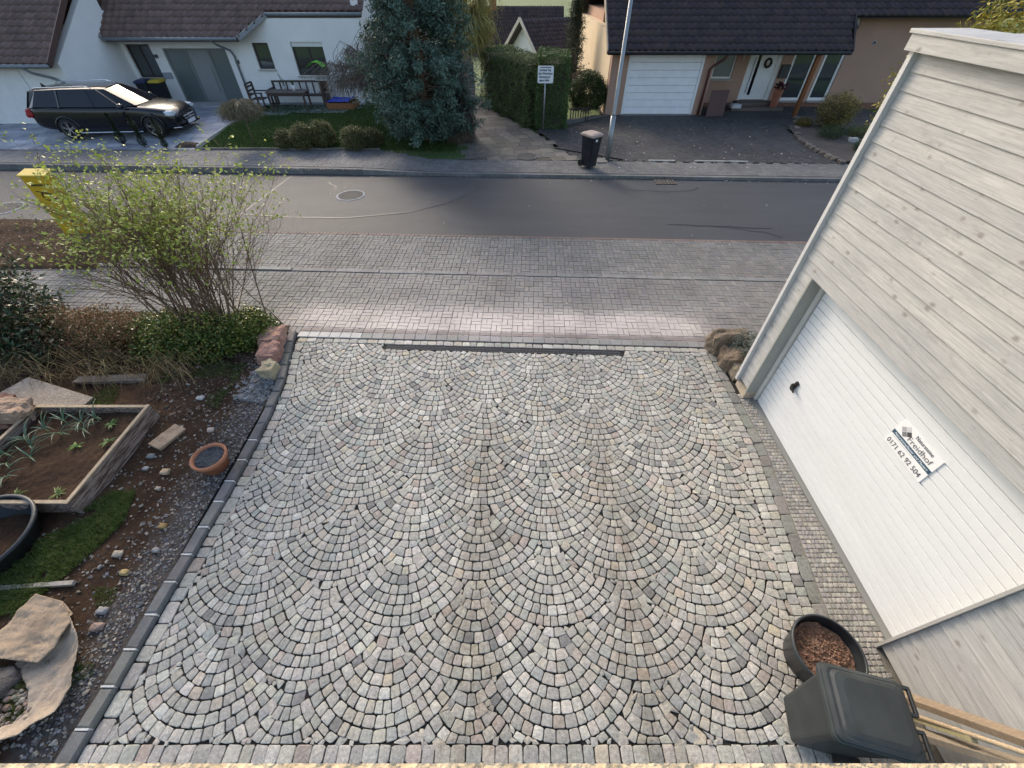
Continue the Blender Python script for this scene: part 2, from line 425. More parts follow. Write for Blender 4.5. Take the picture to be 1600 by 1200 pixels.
crack([(-6.0, 14.1), (-5.6, 13.6), (-5.5, 13.3)], .03); crack([(-5.2, 14.0), (-5.25, 13.4)], .025); crack([(3.8, 13.35), (4.6, 13.2), (5.6, 13.3), (5.9, 13.6)], .02)
p_.build('crack', 'print', road)

# kerb stones along the far side of the road
far_walk = MB().sheet(lin(-45, 45, 91), lin(0, 1, 6), lambda x, y: 0)
def fw_back(x): return 16.85 if x < -5 else (16.85 - .85 * sst(-5, -2.2, x) if x < -2 else 16.0 - .035 * x)
far_walk.v = [(x, FAR_EDGE(x) + .12 + t * (fw_back(x) - FAR_EDGE(x) - .12), zw(x) - .012) for x, t, z in far_walk.v]
far_walk.c = [(.085, .084, .08)] * len(far_walk.v)
pavement_far = tag(far_walk.build('pavement', 'paver'), kind='structure')
x = -21.0
while x < 14:
    y0 = FAR_EDGE(x); a, b = x + .006, x + .994
    mb = MB(); c = jc((.17, .17, .165), .15)
    za, zb = zw(a) + .002, zw(b) + .002
    mb.add([(a, FAR_EDGE(a), -.1), (b, FAR_EDGE(b), -.1), (b, FAR_EDGE(b) + .115, -.1), (a, FAR_EDGE(a) + .115, -.1),
            (a, FAR_EDGE(a) + .012, za), (b, FAR_EDGE(b) + .012, zb), (b, FAR_EDGE(b) + .115, zb), (a, FAR_EDGE(a) + .115, za)],
           [(0, 3, 2, 1), (4, 5, 6, 7), (0, 1, 5, 4), (1, 2, 6, 5), (2, 3, 7, 6), (3, 0, 4, 7)], c)
    mb.build('kerb_stone', 'kerb', pavement_far, origin='c'); x += 1.0

# ---- generic stones / pavers
def block_mesh(poly, z, h=.05, bev=.006, inset=None):
    """4-corner paver with a bevelled arris; returns verts, faces"""
    cx = sum(p[0] for p in poly) / 4; cy = sum(p[1] for p in poly) / 4
    V = [(p[0], p[1], zz - h) for p, zz in zip(poly, z)] + [(p[0], p[1], zz - bev) for p, zz in zip(poly, z)]
    for p, zz in zip(poly, z):
        d = math.hypot(p[0] - cx, p[1] - cy); k = 1 - min(.4, bev * 1.5 / max(d, 1e-3)); V.append((cx + (p[0] - cx) * k, cy + (p[1] - cy) * k, zz))
    F = [(8, 9, 10, 11)] + [(i, (i + 1) % 4, 4 + (i + 1) % 4, 4 + i) for i in range(4)] + [(4 + i, 4 + (i + 1) % 4, 8 + (i + 1) % 4, 8 + i) for i in range(4)]
    return V, F
def lay(stones, name, stuff, mat, parent, maxn, near=(0, 0), smooth=False):
    """stones: list of (V, F, colour, priority); the largest in view become parts, the rest one joined part"""
    stones.sort(key=lambda s: s[3])
    for V, F, c, d in stones[:maxn]:
        MB().add(V, F, c).build(name, mat, parent, smooth=smooth, origin='c')
    if len(stones) > maxn:
        mb = MB()
        for V, F, c, d in stones[maxn:]: mb.add(V, F, c)
        mb.build(stuff, mat, parent, smooth=smooth, kind='stuff')
def inview(x, y, z=0, m=.04):
    d = y * .7046 - (z - 4.8) * .7096; u = y * .7096 + (z - 4.8) * .7046
    if d <= .1: return False
    return abs(x / d) < 1.246 + m and abs(u / d) < .9346 + m
def prio(x, y, z=0):
    return (0 if inview(x, y, z) else 1000) + math.sqrt(x * x + y * y + (z - 4.8) ** 2)
def basket(x0, x1, yf0, yf1, origin, rot, cell, tone, zf, excl=None, jit=.003, h=.05, gap=.006, bev=.005):
    """pairs of pavers turned by ninety degrees from square to square"""
    out = []; ca, sa = math.cos(rot), math.sin(rot)
    L = int(max(abs(x0 - origin[0]), abs(x1 - origin[0])) / cell) + 3
    for i in range(-L, L):
        for j in range(-40, 40):
            for k in (0, 1):
                if (i + j) % 2: a = (i * cell, j * cell + k * cell / 2, (i + 1) * cell, j * cell + (k + 1) * cell / 2)
                else: a = (i * cell + k * cell / 2, j * cell, i * cell + (k + 1) * cell / 2, (j + 1) * cell)
                mx, my = (a[0] + a[2]) / 2, (a[1] + a[3]) / 2
                wx, wy = origin[0] + mx * ca - my * sa, origin[1] + mx * sa + my * ca
                if wx < x0 or wx > x1 or wy < yf0(wx) or wy > yf1(wx) or (excl and excl(wx, wy)): continue
                g_ = gap / 2
                pl = [(a[0] + g_, a[1] + g_), (a[2] - g_, a[1] + g_), (a[2] - g_, a[3] - g_), (a[0] + g_, a[3] - g_)]
                pl = [(origin[0] + (px + R.uniform(-jit, jit)) * ca - (py + R.uniform(-jit, jit)) * sa, origin[1] + px * sa + py * ca + R.uniform(-jit, jit)) for px, py in pl]
                dz = R.uniform(-.0025, .0025); zs = [zf(px, py) + dz + R.uniform(-.001, .001) for px, py in pl]
                V, F = block_mesh(pl, zs, h, bev); out.append((V, F, tone(wx, wy), prio(wx, wy)))
    return out

# near pavement in front of the driveway
ROT = -.042
near_walk = MB(); near_walk.sheet(lin(-20, 14, 35), [0, 1], lambda x, y: 0)
TOP = lambda x: 5.82 - .042 * x
near_walk.v = [(x, TOP(x) - .02 if y < .5 else NEAR_EDGE(x), -.016) for x, y, z in near_walk.v]
pavement_near = tag(near_walk.build('pavement', 'joint'), kind='structure')
def tone_near(x, y):
    d = y + .042 * x
    c = (.150, .149, .142) if R.random() < .8 else (.172, .164, .152)
    if R.random() < .08: c = (.14, .14, .145)
    c = jc(c, .14)
    # pale band of reflected light, painted into the block colours
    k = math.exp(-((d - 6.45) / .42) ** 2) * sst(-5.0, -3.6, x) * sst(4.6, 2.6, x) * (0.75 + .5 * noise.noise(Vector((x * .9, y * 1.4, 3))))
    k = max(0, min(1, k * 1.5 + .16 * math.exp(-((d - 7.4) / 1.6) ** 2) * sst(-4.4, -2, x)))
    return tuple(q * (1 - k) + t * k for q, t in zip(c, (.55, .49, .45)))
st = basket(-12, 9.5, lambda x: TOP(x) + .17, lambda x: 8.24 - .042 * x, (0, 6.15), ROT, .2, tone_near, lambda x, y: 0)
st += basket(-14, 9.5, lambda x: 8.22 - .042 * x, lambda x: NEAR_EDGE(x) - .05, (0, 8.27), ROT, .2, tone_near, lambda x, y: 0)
for k in range(-60, 50):                                                   # stretcher rows at both edges
    for (y0, dep, ln, col) in ((5.84, .16, .2, (.27, .26, .25)), (6.01, .10, .2, (.25, .21, .195)), (10.01, .1, .1, (.17, .115, .098))):
        a, b = k * ln, (k + 1) * ln
        if ln < .15: a, b = k * .1 - 2, (k + 1) * .1 - 2
        for rep in ((0,) if ln > .15 else (0, 1)):
            if rep: a, b = a + 11 - 4.9, b + 11 - 4.9
            if not (-9 < a < 9): continue
            if y0 < 7 and not (-4.1 < a < 3.7): continue
            pl = [(a + .003, y0 + .003), (b - .003, y0 + .003), (b - .003, y0 + dep - .003), (a + .003, y0 + dep - .003)]
            pl = [(px, py - .042 * px) for px, py in pl]; V, F = block_mesh(pl, [.006 + R.uniform(-.001, .001)] * 4)
            c = jc(col, .12)
            if y0 < 6 and a < -2.9: c = (.52, .51, .49)
            st.append((V, F, c, prio(pl[0][0], pl[0][1])))
st = [s for s in st if not (s[0][0][0] < -9.2 and s[0][0][1] > 8.6)]
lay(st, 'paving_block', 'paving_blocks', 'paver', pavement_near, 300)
x = -16.0
while x < 8.9:                                                            # flush kerb course between pavement and parking strip
    y0 = 8.23; a, b = x + .006, x + .994; lift = .02 * sst(-4.2, -6.5, x) + .010
    pl = [(a, y0 - .06 - .042 * a), (b, y0 - .06 - .042 * b), (b, y0 + .06 - .042 * b), (a, y0 + .06 - .042 * a)]
    V, F = block_mesh(pl, [lift + R.uniform(-.004, .004)] * 4, .1, .008)
    MB().add(V, F, jc((.24, .235, .225), .12)).build('kerb_stone', 'kerb', pavement_near, origin='c'); x += 1.0

# ---- cobbled driveway
def xk(y): return float(np.interp(y, (-.5, .23, 1.2, 2.6, 3.5, 4.1, 4.8, 5.4, 6.05), (-3.76, -3.75, -3.72, -3.66, -3.65, -3.67, -3.74, -3.88, -4.04)))   # inner edge of the kerb
def xm(y): return min(3.62, 3.33 + .127 * (y - 1.2))                              # start of the mosaic strip
dr = MB().sheet(lin(-4.2, 4.0, 20), lin(-.3, 6.0, 20), lambda x, y: -.017)
driveway = tag(dr.build('driveway', 'joint'), kind='structure')
PAL = [((.335, .325, .30), 32), ((.385, .37, .335), 22), ((.29, .29, .28), 20), ((.28, .305, .30), 8), ((.37, .335, .28), 10), ((.385, .315, .27), 4), ((.32, .255, .22), 2), ((.43, .42, .39), 10), ((.18, .185, .195), 2), ((.43, .36, .25), 1)]
PALC = [tuple(q * k_ for q, k_ in zip([.5 * c_ + .5 * sum(p) / 3 for c_ in p], (1.25, 1.225, 1.14))) for p, n_ in PAL for _ in range(n_)]
def cobble(poly, drop=0, amin=.0022):
    """pillow-topped hewn stone from a four-corner outline"""
    A = sum(poly[i][0] * poly[(i + 1) % 4][1] - poly[(i + 1) % 4][0] * poly[i][1] for i in range(4)) / 2
    if abs(A) < amin: return None
    if A < 0: poly = poly[::-1]
    for i in range(4):
        a, b, c = poly[i - 1], poly[i], poly[(i + 1) % 4]
        if (b[0] - a[0]) * (c[1] - b[1]) - (b[1] - a[1]) * (c[0] - b[0]) < -.0004: return None
    cx = sum(p[0] for p in poly) / 4; cy = sum(p[1] for p in poly) / 4
    O = []
    for i in range(4):
        p, q = poly[i], poly[(i + 1) % 4]
        f1, f2 = R.uniform(.06, .17), R.uniform(.83, .94)
        O.append((p[0] + (q[0] - p[0]) * f1, p[1] + (q[1] - p[1]) * f1)); O.append((p[0] + (q[0] - p[0]) * f2, p[1] + (q[1] - p[1]) * f2))
    tx, ty, z0 = R.uniform(-.05, .05), R.uniform(-.05, .05), R.uniform(-.004, .004) - drop
    zt = lambda x, y: z0 + tx * (x - cx) + ty * (y - cy)
    V = [(x, y, -.03) for x, y in O] + [(x, y, zt(x, y) - .004 - R.uniform(0, .003)) for x, y in O]
    for x, y in O:
        k = R.uniform(.88, .95); V.append((cx + (x - cx) * k, cy + (y - cy) * k, zt(x, y) - R.uniform(0, .0025)))
    V.append((cx, cy, z0 + R.uniform(0, .004)))
    F = []
    for i in range(8):
        j = (i + 1) % 8
        F += [(i, j, 8 + j, 8 + i), (8 + i, 8 + j, 16 + j, 16 + i), (16 + i, 16 + j, 24)]
    return V, F, jc(R.choice(PALC), .09), prio(cx, cy)
D_, P_, RR = .836, .92, .824
cob = []; NR = 8; PIT = RR / NR
def fan_ok(x, y):
    t = TOP(x) - .125
    if -2.33 < x < 2.0: t = TOP(x) - .255
    lo = xk(y) + .145; hi = xm(y) - .14 - .24
    return lo, hi, .298, t
for j in range(-3, 11):
    cx = -2.91 + D_ * j
    for k in range(-1, 8):
        cy = 5.72 - P_ * k - (P_ / 2 if j % 2 else 0)
        far = [(cx - D_, cy + P_ / 2), (cx + D_, cy + P_ / 2), (cx, cy + P_), (cx - D_, cy + 1.5 * P_), (cx + D_, cy + 1.5 * P_)]
        courses = [(i * PIT, (i + 1) * PIT, cy, 0, 2 * PI) for i in range(3, NR)]          # concentric rings
        courses += [(.309 - .1025, .309, cy + .309 - (-.10 + .1025 * (q + 1)), PI * 1.06, PI * 1.94) for q in range(4)]   # short courses filling the tip
        for r0, r1, yc, aa, ab in courses:
            r0 += .0044; r1 -= .0044
            rm = (r0 + r1) / 2; a = aa + R.uniform(0, .3)
            a_end = ab if aa else a + 2 * PI
            while a < a_end - .02:
                da = min(R.uniform(.074, .122) / rm, a_end - a)
                if a_end - a - da < .045 / rm: da = a_end - a
                mid = a + da / 2; mx, my = cx + rm * math.cos(mid), yc + rm * math.sin(mid)
                a0, a1 = a + .0046 / rm, a + da - .0046 / rm; a += da
                if mx < -4.2 or mx > 4 or my < .1 or my > 6: continue
                if any(math.hypot(mx - fx, my - fy) < RR - .004 for fx, fy in far): continue
                lo, hi, bo, to = fan_ok(mx, my)
                if mx < lo or mx > hi or my < bo or my > to: continue
                jr = lambda: R.uniform(-.0055, .0055)
                pl = [(cx + (r + jr()) * math.cos(t), yc + (r + jr()) * math.sin(t)) for r, t in ((r0, a0), (r1, a0), (r1, a1), (r0, a1))]
                q = []
                for px, py in pl:
                    for fx, fy in far:
                        d = math.hypot(px - fx, py - fy)
                        if d < RR + .05: s_ = (RR + .0046) / max(d, .01); px, py = fx + (px - fx) * s_, fy + (py - fy) * s_
                    lo, hi, bo, to = fan_ok(px, py)
                    q.append((min(max(px, lo + .004), hi - .004), min(max(py, bo + .004), to - .004)))
                c = cobble(q)
                if c: cob.append(c)
def row_y(xf0, xf1, y, dep, lo, hi):
    x = 0; y_ = 0
def quadstone(x0, x1, y0, y1, shear=0):
    j = lambda: R.uniform(-.005, .005)
    return cobble([(x0 + .004 + j(), y0 + .004 + j() + shear * x0), (x1 - .004 + j(), y0 + .004 + j() + shear * x1), (x1 - .004 + j(), y1 - .004 + j() + shear * x1), (x0 + .004 + j(), y1 - .004 + j() + shear * x0)])
x = -3.75
while x < 3.3:                                                            # straight rows nearest the house
    wd = R.uniform(.095, .145)
    for y0, y1 in ((.165, .298), (.03, .16), (-.1, .026)):
        c = quadstone(x, x + wd, y0, y1)
        if c: cob.append(c)
    x += wd
x = -3.95
while x < 3.6:                                                            # closing row along the pavement and beside the drain
    wd = R.uniform(.12, .2); c = quadstone(x, x + wd, 5.82 - .12, 5.82, -.042)
    if c: cob.append(c)
    x += wd
y = .30
while y < 5.6:                                                            # long stones beside the kerb
    wd = R.uniform(.11, .22); j = lambda: R.uniform(-.008, .008)
    c = cobble([(xk(y) + .006, y + .005 + j()), (xk(y) + .142 + j(), y + .005 + j()), (xk(y + wd) + .142 + j(), y + wd - .006), (xk(y + wd) + .006, y + wd - .006)])
    if c: cob.append(c)
    y += wd
for col_, (o0, o1, l0, l1) in enumerate(((-.38, -.26, .09, .13), (-.26, -.14, .09, .14), (-.14, 0, .17, .3))):   # straight courses beside the mosaic strip
    y = .30
    while y < 5.55:
        wd = R.uniform(l0, l1); j = lambda: R.uniform(-.006, .006)
        c = cobble([(xm(y) + o0 + .0035 + j(), y + .0035), (xm(y) + o1 - .0035 + j(), y + .0035), (xm(y + wd) + o1 - .0035 + j(), y + wd - .0035), (xm(y + wd) + o0 + .0035 + j(), y + wd - .006)], .002)
        if c and col_ == 2: c = (c[0], c[1], jc((.24, .235, .215), .15), c[3])
        if c: cob.append(c)
        y += wd
# small wedges hammered into whatever the arches leave open
RES = .01; GX0, GY0 = -4.3, -.15; W_, H_ = 830, 640
cov = np.zeros((W_, H_), dtype=bool)
def cover(P):
    xs = [p[0] for p in P]; ys = [p[1] for p in P]
    i0, i1 = max(0, int((min(xs) - GX0) / RES)), min(W_ - 1, int((max(xs) - GX0) / RES) + 1); j0, j1 = max(0, int((min(ys) - GY0) / RES)), min(H_ - 1, int((max(ys) - GY0) / RES) + 1)
    X, Y = np.meshgrid(GX0 + (np.arange(i0, i1) + .5) * RES, GY0 + (np.arange(j0, j1) + .5) * RES, indexing='ij')
    ins = np.ones(X.shape, dtype=bool); n = len(P)
    for k in range(n):
        a, b = P[k], P[(k + 1) % n]; ins &= (b[0] - a[0]) * (Y - a[1]) - (b[1] - a[1]) * (X - a[0]) >= 0
    cov[i0:i1, j0:j1] |= ins
for c in cob: cover([v[:2] for v in c[0][:8]])
yy = GY0 + (np.arange(H_) + .5) * RES
for i in range(W_):
    x = GX0 + (i + .5) * RES
    out_ = (yy < .03) | (yy > TOP(x) - .12) | (yy < -.0)
    lo_ = np.array([xk(y) for y in yy[::8]]).repeat(8)[:H_]; hi_ = np.array([xm(y) for y in yy[::8]]).repeat(8)[:H_]
    out_ |= (x < lo_ + .01) | (x > hi_)
    if -2.33 < x < 2.0: out_ |= yy > TOP(x) - .255
    cov[i] |= out_
for rad in (6, 5, 4, 3, 2):
    free = ~cov; er = free.copy()
    for _ in range(rad):
        q = er.copy(); q[1:] &= er[:-1]; q[:-1] &= er[1:]; q[:, 1:] &= er[:, :-1]; q[:, :-1] &= er[:, 1:]; er = q
    for i, j in np.argwhere(er):
        if not er[i, j]: continue
        x, y = GX0 + (i + .5) * RES, GY0 + (j + .5) * RES; a = R.uniform(0, 6.28); r = rad * RES * 1.12
        # grow the wedge into the free room around it
        P = []
        for q in range(4):
            t = a + q * PI / 2 + R.uniform(-.15, .15); L = r
            while L < .11:
                ii, jj = int((x + (L + .008) * math.cos(t) - GX0) / RES), int((y + (L + .008) * math.sin(t) - GY0) / RES)
                if not (0 <= ii < W_ and 0 <= jj < H_) or cov[ii, jj]: break
                L += .006
            P.append((x + L * math.cos(t), y + L * math.sin(t)))
        A_MIN = .0006
        c = cobble(P, .001, A_MIN)
        if c: cob.append(c); cover([v[:2] for v in c[0][:8]])
        m_ = rad + 2; er[max(0, i - m_):i + m_ + 1, max(0, j - m_):j + m_ + 1] &= False
        er &= ~cov
lay(cob, 'cobblestone', 'cobblestones', 'cobble', driveway, 300)
mo = MB(); y = -.3
while y < 4.5:                                                            # small mosaic setts up to the garage door
    hgt = R.uniform(.045, .06); x = xm(y) + .008
    while x < (3.83 if y > 1.0 else 3.64):
        wd = R.uniform(.04, .065)
        V, F = block_mesh([(x + .003, y + .003 + R.uniform(-.003, .003)), (x + wd - .003, y + .003), (x + wd - .003, y + hgt - .003), (x + .003, y + hgt - .003)], [R.uniform(-.004, .003)] * 4, .03, .008)
        mo.add(V, F, jc(R.choice([(.36, .345, .315), (.31, .30, .28), (.39, .37, .33), (.29, .285, .275)]), .15)); x += wd
    y += hgt
MB().add([(xm(-.3) + .01, -.3, -.009), (3.85, -.3, -.009), (3.85, 4.5, -.009), (xm(4.5) + .01, 4.5, -.009)], [(0, 1, 2, 3)], (.20, .185, .155)).build('sand_bed', 'mosaic', driveway)
mo.build('mosaic_setts', 'mosaic', driveway, kind='stuff')
# kerb stones on the garden side
y = -.25; k = 0
while y < 6.0:
    ln = R.uniform(.29, .34); a, b = y + .004, y + ln - .004
    mb = MB(); zt = .055 + R.uniform(-.006, .006)
    je = lambda: R.uniform(-.007, .007)
    V, F = block_mesh([(xk(a) - .135 + je(), a), (xk(a) - .010 + je(), a + je() * .4), (xk(b) - .010 + je(), b + je() * .4), (xk(b) - .135 + je(), b)], [zt + je(), zt + je(), zt + je(), zt + je()], .12, .016)
    mb.add(V, F, jc((.155, .155, .15), .14)).build('kerb_stone', 'kerb', driveway, origin='c')
    if k % 1 == 0 and y < 3.4:
        MB().box((xk(b) - .13, b - .004, zt - .06), (xk(b) - .01, b + .012, zt + .001), (.58, .57, .54)).build('mortar_joint', 'kerb', driveway, origin='c')
    y += ln; k += 1
# line drain
drain = empty('drain_channel', (-.16, 5.65, 0), 'long dark slotted drain channel set between the cobbles and the pavement', 'drain')
for i in range(8):
    x0 = -2.27 + i * .525; mb = MB()
    sh = lambda x, y: (x, y - .042 * x)
    for (ya, yb) in ((5.562, 5.58), (5.682, 5.70)):
        mb.add([(*sh(x0 + .002, ya), -.03), (*sh(x0 + .523, ya), -.03), (*sh(x0 + .523, yb), -.03), (*sh(x0 + .002, yb), -.03), (*sh(x0 + .002, ya), .002), (*sh(x0 + .523, ya), .002), (*sh(x0 + .523, yb), .002), (*sh(x0 + .002, yb), .002)],
               [(0, 3, 2, 1), (4, 5, 6, 7), (0, 1, 5, 4), (1, 2, 6, 5), (2, 3, 7, 6), (3, 0, 4, 7)], (.05, .055, .062))
    for k in range(21):
        xa = x0 + .004 + k * .025
        mb.add([(*sh(xa, 5.58), .0), (*sh(xa + .009, 5.58), .0), (*sh(xa + .009, 5.682), .0), (*sh(xa, 5.682), .0)], [(0, 1, 2, 3)], (.085, .092, .105))
    ya, yb = 5.632, 5.643
    mb.add([(*sh(x0 + .002, ya), .002), (*sh(x0 + .523, ya), .002), (*sh(x0 + .523, yb), .002), (*sh(x0 + .002, yb), .002)], [(0, 1, 2, 3)], (.085, .092, .105))
    mb.build('grate', 'kerb', drain, origin='c')

# ---- land beyond the road: driveway slabs, lawn, path, forecourt
def land(name, poly, mat, col, dz, step=.5):
    xs = [p[0] for p in poly]; ys = [p[1] for p in poly]
    mb = MB()
    nx = int((max(xs) - min(xs)) / step) + 2; ny = int((max(ys) - min(ys)) / step) + 2
    mb.sheet(lin(min(xs), max(xs), nx), lin(min(ys), max(ys), ny), lambda x, y: HF(x, y) + dz - (.035 if name == 'lawn' and y < fw_back(x) - .02 else 0), col, lambda x, y: inpoly(x, y, poly))
    o = mb.build(name, mat, smooth=True); o['kind'] = 'structure'; return o
left_drive_poly = [(-24, 16.85), (-11.6, 16.85), (-11.6, 20.4), (-10.9, 21.3), (-10.9, 24), (-24, 24)]
hard = land('house_forecourt', left_drive_poly, 'joint', (1, 1, 1), -.015)
lawn = land('lawn', [(-11.6, 15.7), (-1.7, 15.7), (-2.0, 21), (-3.2, 26), (-9.0, 30), (-12, 22)], 'lawn', (1, 1, 1), .0, .25)
def slabs(x0, x1, y0, y1, w_, d_, tones, parent, name, stuff, maxn, excl, rot=0, z=.0, gap=.012, bond=True, mat='paver', org=(0, 0)):
    out = []; ca, sa = math.cos(rot), math.sin(rot)
    for j in range(int((y1 - y0) / d_) + 1):
        off = (w_ * R.uniform(.2, .8)) if bond else 0
        for i in range(-1, int((x1 - x0) / w_) + 2):
            a = x0 + i * w_ + off; b = a + w_ - gap; c = y0 + j * d_; d = c + d_ - gap
            pl = [(org[0] + (px - org[0]) * ca - (py - org[1]) * sa, org[1] + (px - org[0]) * sa + (py - org[1]) * ca) for px, py in ((a, c), (b, c), (b, d), (a, d))]
            mx, my = (pl[0][0] + pl[2][0]) / 2, (pl[0][1] + pl[2][1]) / 2
            if excl(mx, my): continue
            dz = R.uniform(-.003, .003)
            V, F = block_mesh(pl, [HF(px, py) + z + dz for px, py in pl], .04, .006)
            out.append((V, F, jc(R.choice(tones), .12), prio(mx, my, .3)))
    lay(out, name, stuff, mat, parent, maxn)
slabs(-22, -11, 16.9, 23.4, .62, .31, [(.30, .325, .37), (.34, .36, .40), (.24, .26, .31), (.40, .41, .44)], hard, 'paving_slab', 'paving_slabs', 300, lambda x, y: not inpoly(x, y, left_drive_poly) or not (-20.8 < x))
path_poly = [(-2.0, 16.1), (.6, 16.0), (2.3, 16.0), (1.0, 19.8), (.55, 19.9), (-1.4, 24), (-2.6, 30), (-3.9, 30), (-2.6, 23.5), (-1.75, 20)]
path = land('garden_path', path_poly, 'paver', (.07, .06, .045), -.012)
slabs(-4.5, 3, 15.5, 28, .5, .5, [(.15, .135, .115), (.125, .115, .10), (.18, .16, .135), (.10, .095, .085)], path, 'path_slab', 'path_slabs', 300, lambda x, y: not inpoly(x, y, path_poly), rot=.22, org=(0, 16))
fore_poly = [(2.35, 15.95), (11.6, 15.6), (11.3, 17.2), (11.4, 19.6), (13.5, 21.6), (15.5, 21.9), (15.5, 23.4), (4.1, 23.4), (4.1, 21.9), (1.6, 20.6), (1.1, 19.8)]
fore = land('house_forecourt', fore_poly, 'paver', (.032, .031, .03), -.012)
fs = basket(.9, 15, lambda x: 15.6, lambda x: 23.4, (6, 18), .75, .2, lambda x, y: jc((.050, .048, .048), .25), lambda x, y: HF(x, y), lambda x, y: not inpoly(x, y, fore_poly), h=.03)
lay(fs, 'paving_block', 'paving_blocks', 'paver', fore, 0)
fs = basket(-21, 12, lambda x: FAR_EDGE(x) + .19, lambda x: fw_back(x) - .05, (0, 15.2), ROT, .24, lambda x, y: jc((.135, .133, .13), .16) if x > -2 else jc((.15, .152, .155), .12), lambda x, y: zw(x), h=.03)
lay(fs, 'paving_block', 'paving_blocks', 'paver', pavement_far, 0)
# pale edging stones at the forecourt, lawn edging
for (a, b) in ((4.85, 5.75), (6.45, 8.3)):
    MB().beam((a, 15.98 - .035 * a + .06, zw(a) + .012), (b, 15.98 - .035 * b + .06, zw(b) + .012), .09, .03, (.34, .335, .32)).build('edging_stone', 'kerb', fore, origin='c')
MB().beam((1.6, 17.3, .07), (3.95, 15.95, .06), .05, .03, (.03, .03, .03)).build('drainage_slot', 'kerb', fore, origin='c')
MB().beam((-11.62, 16.9, .2), (-11.62, 20.4, .36), .06, .1, (.5, .5, .5)).build('edging_stone', 'kerb', hard, origin='c')
for i in range(7):
    MB().box((-11.5 + i * .95, 16.82, .02), (-10.56 + i * .95, 16.9, zw(-11.5 + i * .95) + .06), jc((.13, .125, .11), .15)).build('edging_stone', 'kerb', pavement_far, origin='c')
terrace_poly = [(-10.9, 21.15), (-7.4, 21.3), (-7.0, 23.6), (-11.4, 23.6)]
terrace = land('terrace', terrace_poly, 'joint', (1, 1, 1), .01, .25)
slabs(-12, -6.8, 21.0, 23.6, .6, .4, [(.33, .34, .37), (.37, .38, .41), (.29, .30, .33)], terrace, 'paving_slab', 'paving_slabs', 60, lambda x, y: not inpoly(x, y, terrace_poly), z=.025)
# manhole covers, gutter grate
def manhole(x, y, z, r, label, ring):
    t = empty('manhole_cover', (x, y, z), label, 'manhole cover')
    MB().lathe([(0, .004), (r * .86, .004), (r * .86, -.01)], 32, (x, y, z), (.06, .06, .058)).build('cover', 'kerb', t)
    MB().lathe([(r * .88, -.01), (r * .88, .006), (r, .006), (r * 1.02, -.01)], 32, (x, y, z), ring).build('frame', 'kerb', t)
    mb = MB()
    for k in range(14):
        a = k * .449; mb.obox((x + math.cos(a) * r * .62, y + math.sin(a) * r * .62, z + .005), (.05, .02, .006), (0, 0, a), (.10, .10, .10))
    mb.build('stud', 'kerb', t)
manhole(-4.9, 12.87, -.02, .42, 'round manhole cover with pale ring in the patched asphalt of the road', (.36, .37, .38))
manhole(-14.6, 11.9, -.02, .48, 'round manhole cover with white ring in the road beyond the yellow box', (.30, .31, .32))
manhole(.53, 16.35, .05, .40, 'dark round manhole cover in the slabs at the mouth of the garden path', (.13, .13, .125))
gr = empty('gutter_grate', (4.95, 14.05, -.03), 'rusty iron gutter grate at the kerb on the far side of the road', 'grate')
MB().box((4.62, 13.82, -.06), (5.28, 13.86, -.02), (.1, .08, .06)).build('frame', 'kerb', gr); MB().box((4.62, 14.22, -.06), (5.28, 14.26, -.02), (.1, .08, .06)).build('frame', 'kerb', gr)
for k in range(7): MB().box((4.63 + k * .095, 13.86, -.05), (4.69 + k * .095, 14.22, -.02), (.085, .075, .065)).build('bar', 'kerb', gr, origin='c')

# =================================================================== BUILDINGS
def tile_mesh(tone):
    V = []; F = []; n = 6
    for s_, lift in ((0, .050), (.37, .006)):
        for i in range(n + 1):
            u = .3 * i / n; V.append((u, s_, lift + .046 * (.5 + .5 * math.cos(2 * PI * u / .3))))
    for i in range(n + 1): V.append((V[i][0], .0, V[i][2] - .055))
    for i in range(n): F.append((i, i + 1, n + 2 + i, n + 1 + i)); F.append((2 * n + 2 + i, 2 * n + 3 + i, i + 1, i))
    return V, F
TV, TF = tile_mesh(None)
def roof(parent, E0, pitch, nu, ns, tones, inside=None, maxparts=300, u=(1, 0, 0), back=(0, 1, 0), tw=.3, te=.33, mat='roof', stuffname='roof_tiles'):
    E0 = Vector(E0); u = Vector(u).normalized(); b = Vector(back).normalized()
    s = b * math.cos(pitch) + Vector((0, 0, 1)) * math.sin(pitch); n = u.cross(s)
    if n.z < 0: n = -n
    Mx = Matrix((u, s, n)).transposed().to_4x4()
    kx, ky = tw / .3, te / .33
    tiles = []
    for j in range(ns):
        for i in range(nu):
            cu, cs = (i + .5) * tw, (j + .5) * te
            if inside and not inside(cu, cs): continue
            p = E0 + u * (i * tw) + s * (j * te); tiles.append((p, jc(R.choice(tones), .07), prio(p.x, p.y, p.z)))
    tiles.sort(key=lambda t: t[2])
    variants = []
    if maxparts:
        for t in tones:
            variants.append(mesh_np('roof_tile', [(x * kx, y * ky, z) for x, y, z in TV], TF, np.array([t] * len(TV)), True, MAT[mat]))
    wl = wloc(parent)
    for p, c, d in tiles[:maxparts]:
        o = link('roof_tile', R.choice(variants), parent); o.matrix_basis = Matrix.Translation(p - wl + n * R.uniform(-.003, .003)) @ Mx
    mb = MB()
    for p, c, d in tiles[maxparts:]:
        dz = R.uniform(-.003, .003)
        mb.add([p + u * (x * kx) + s * (y * ky) + n * (z + dz) for x, y, z in TV], TF, c)
    if mb.v: mb.build(stuffname, mat, parent, smooth=True, kind='stuff')
    return u, s, n
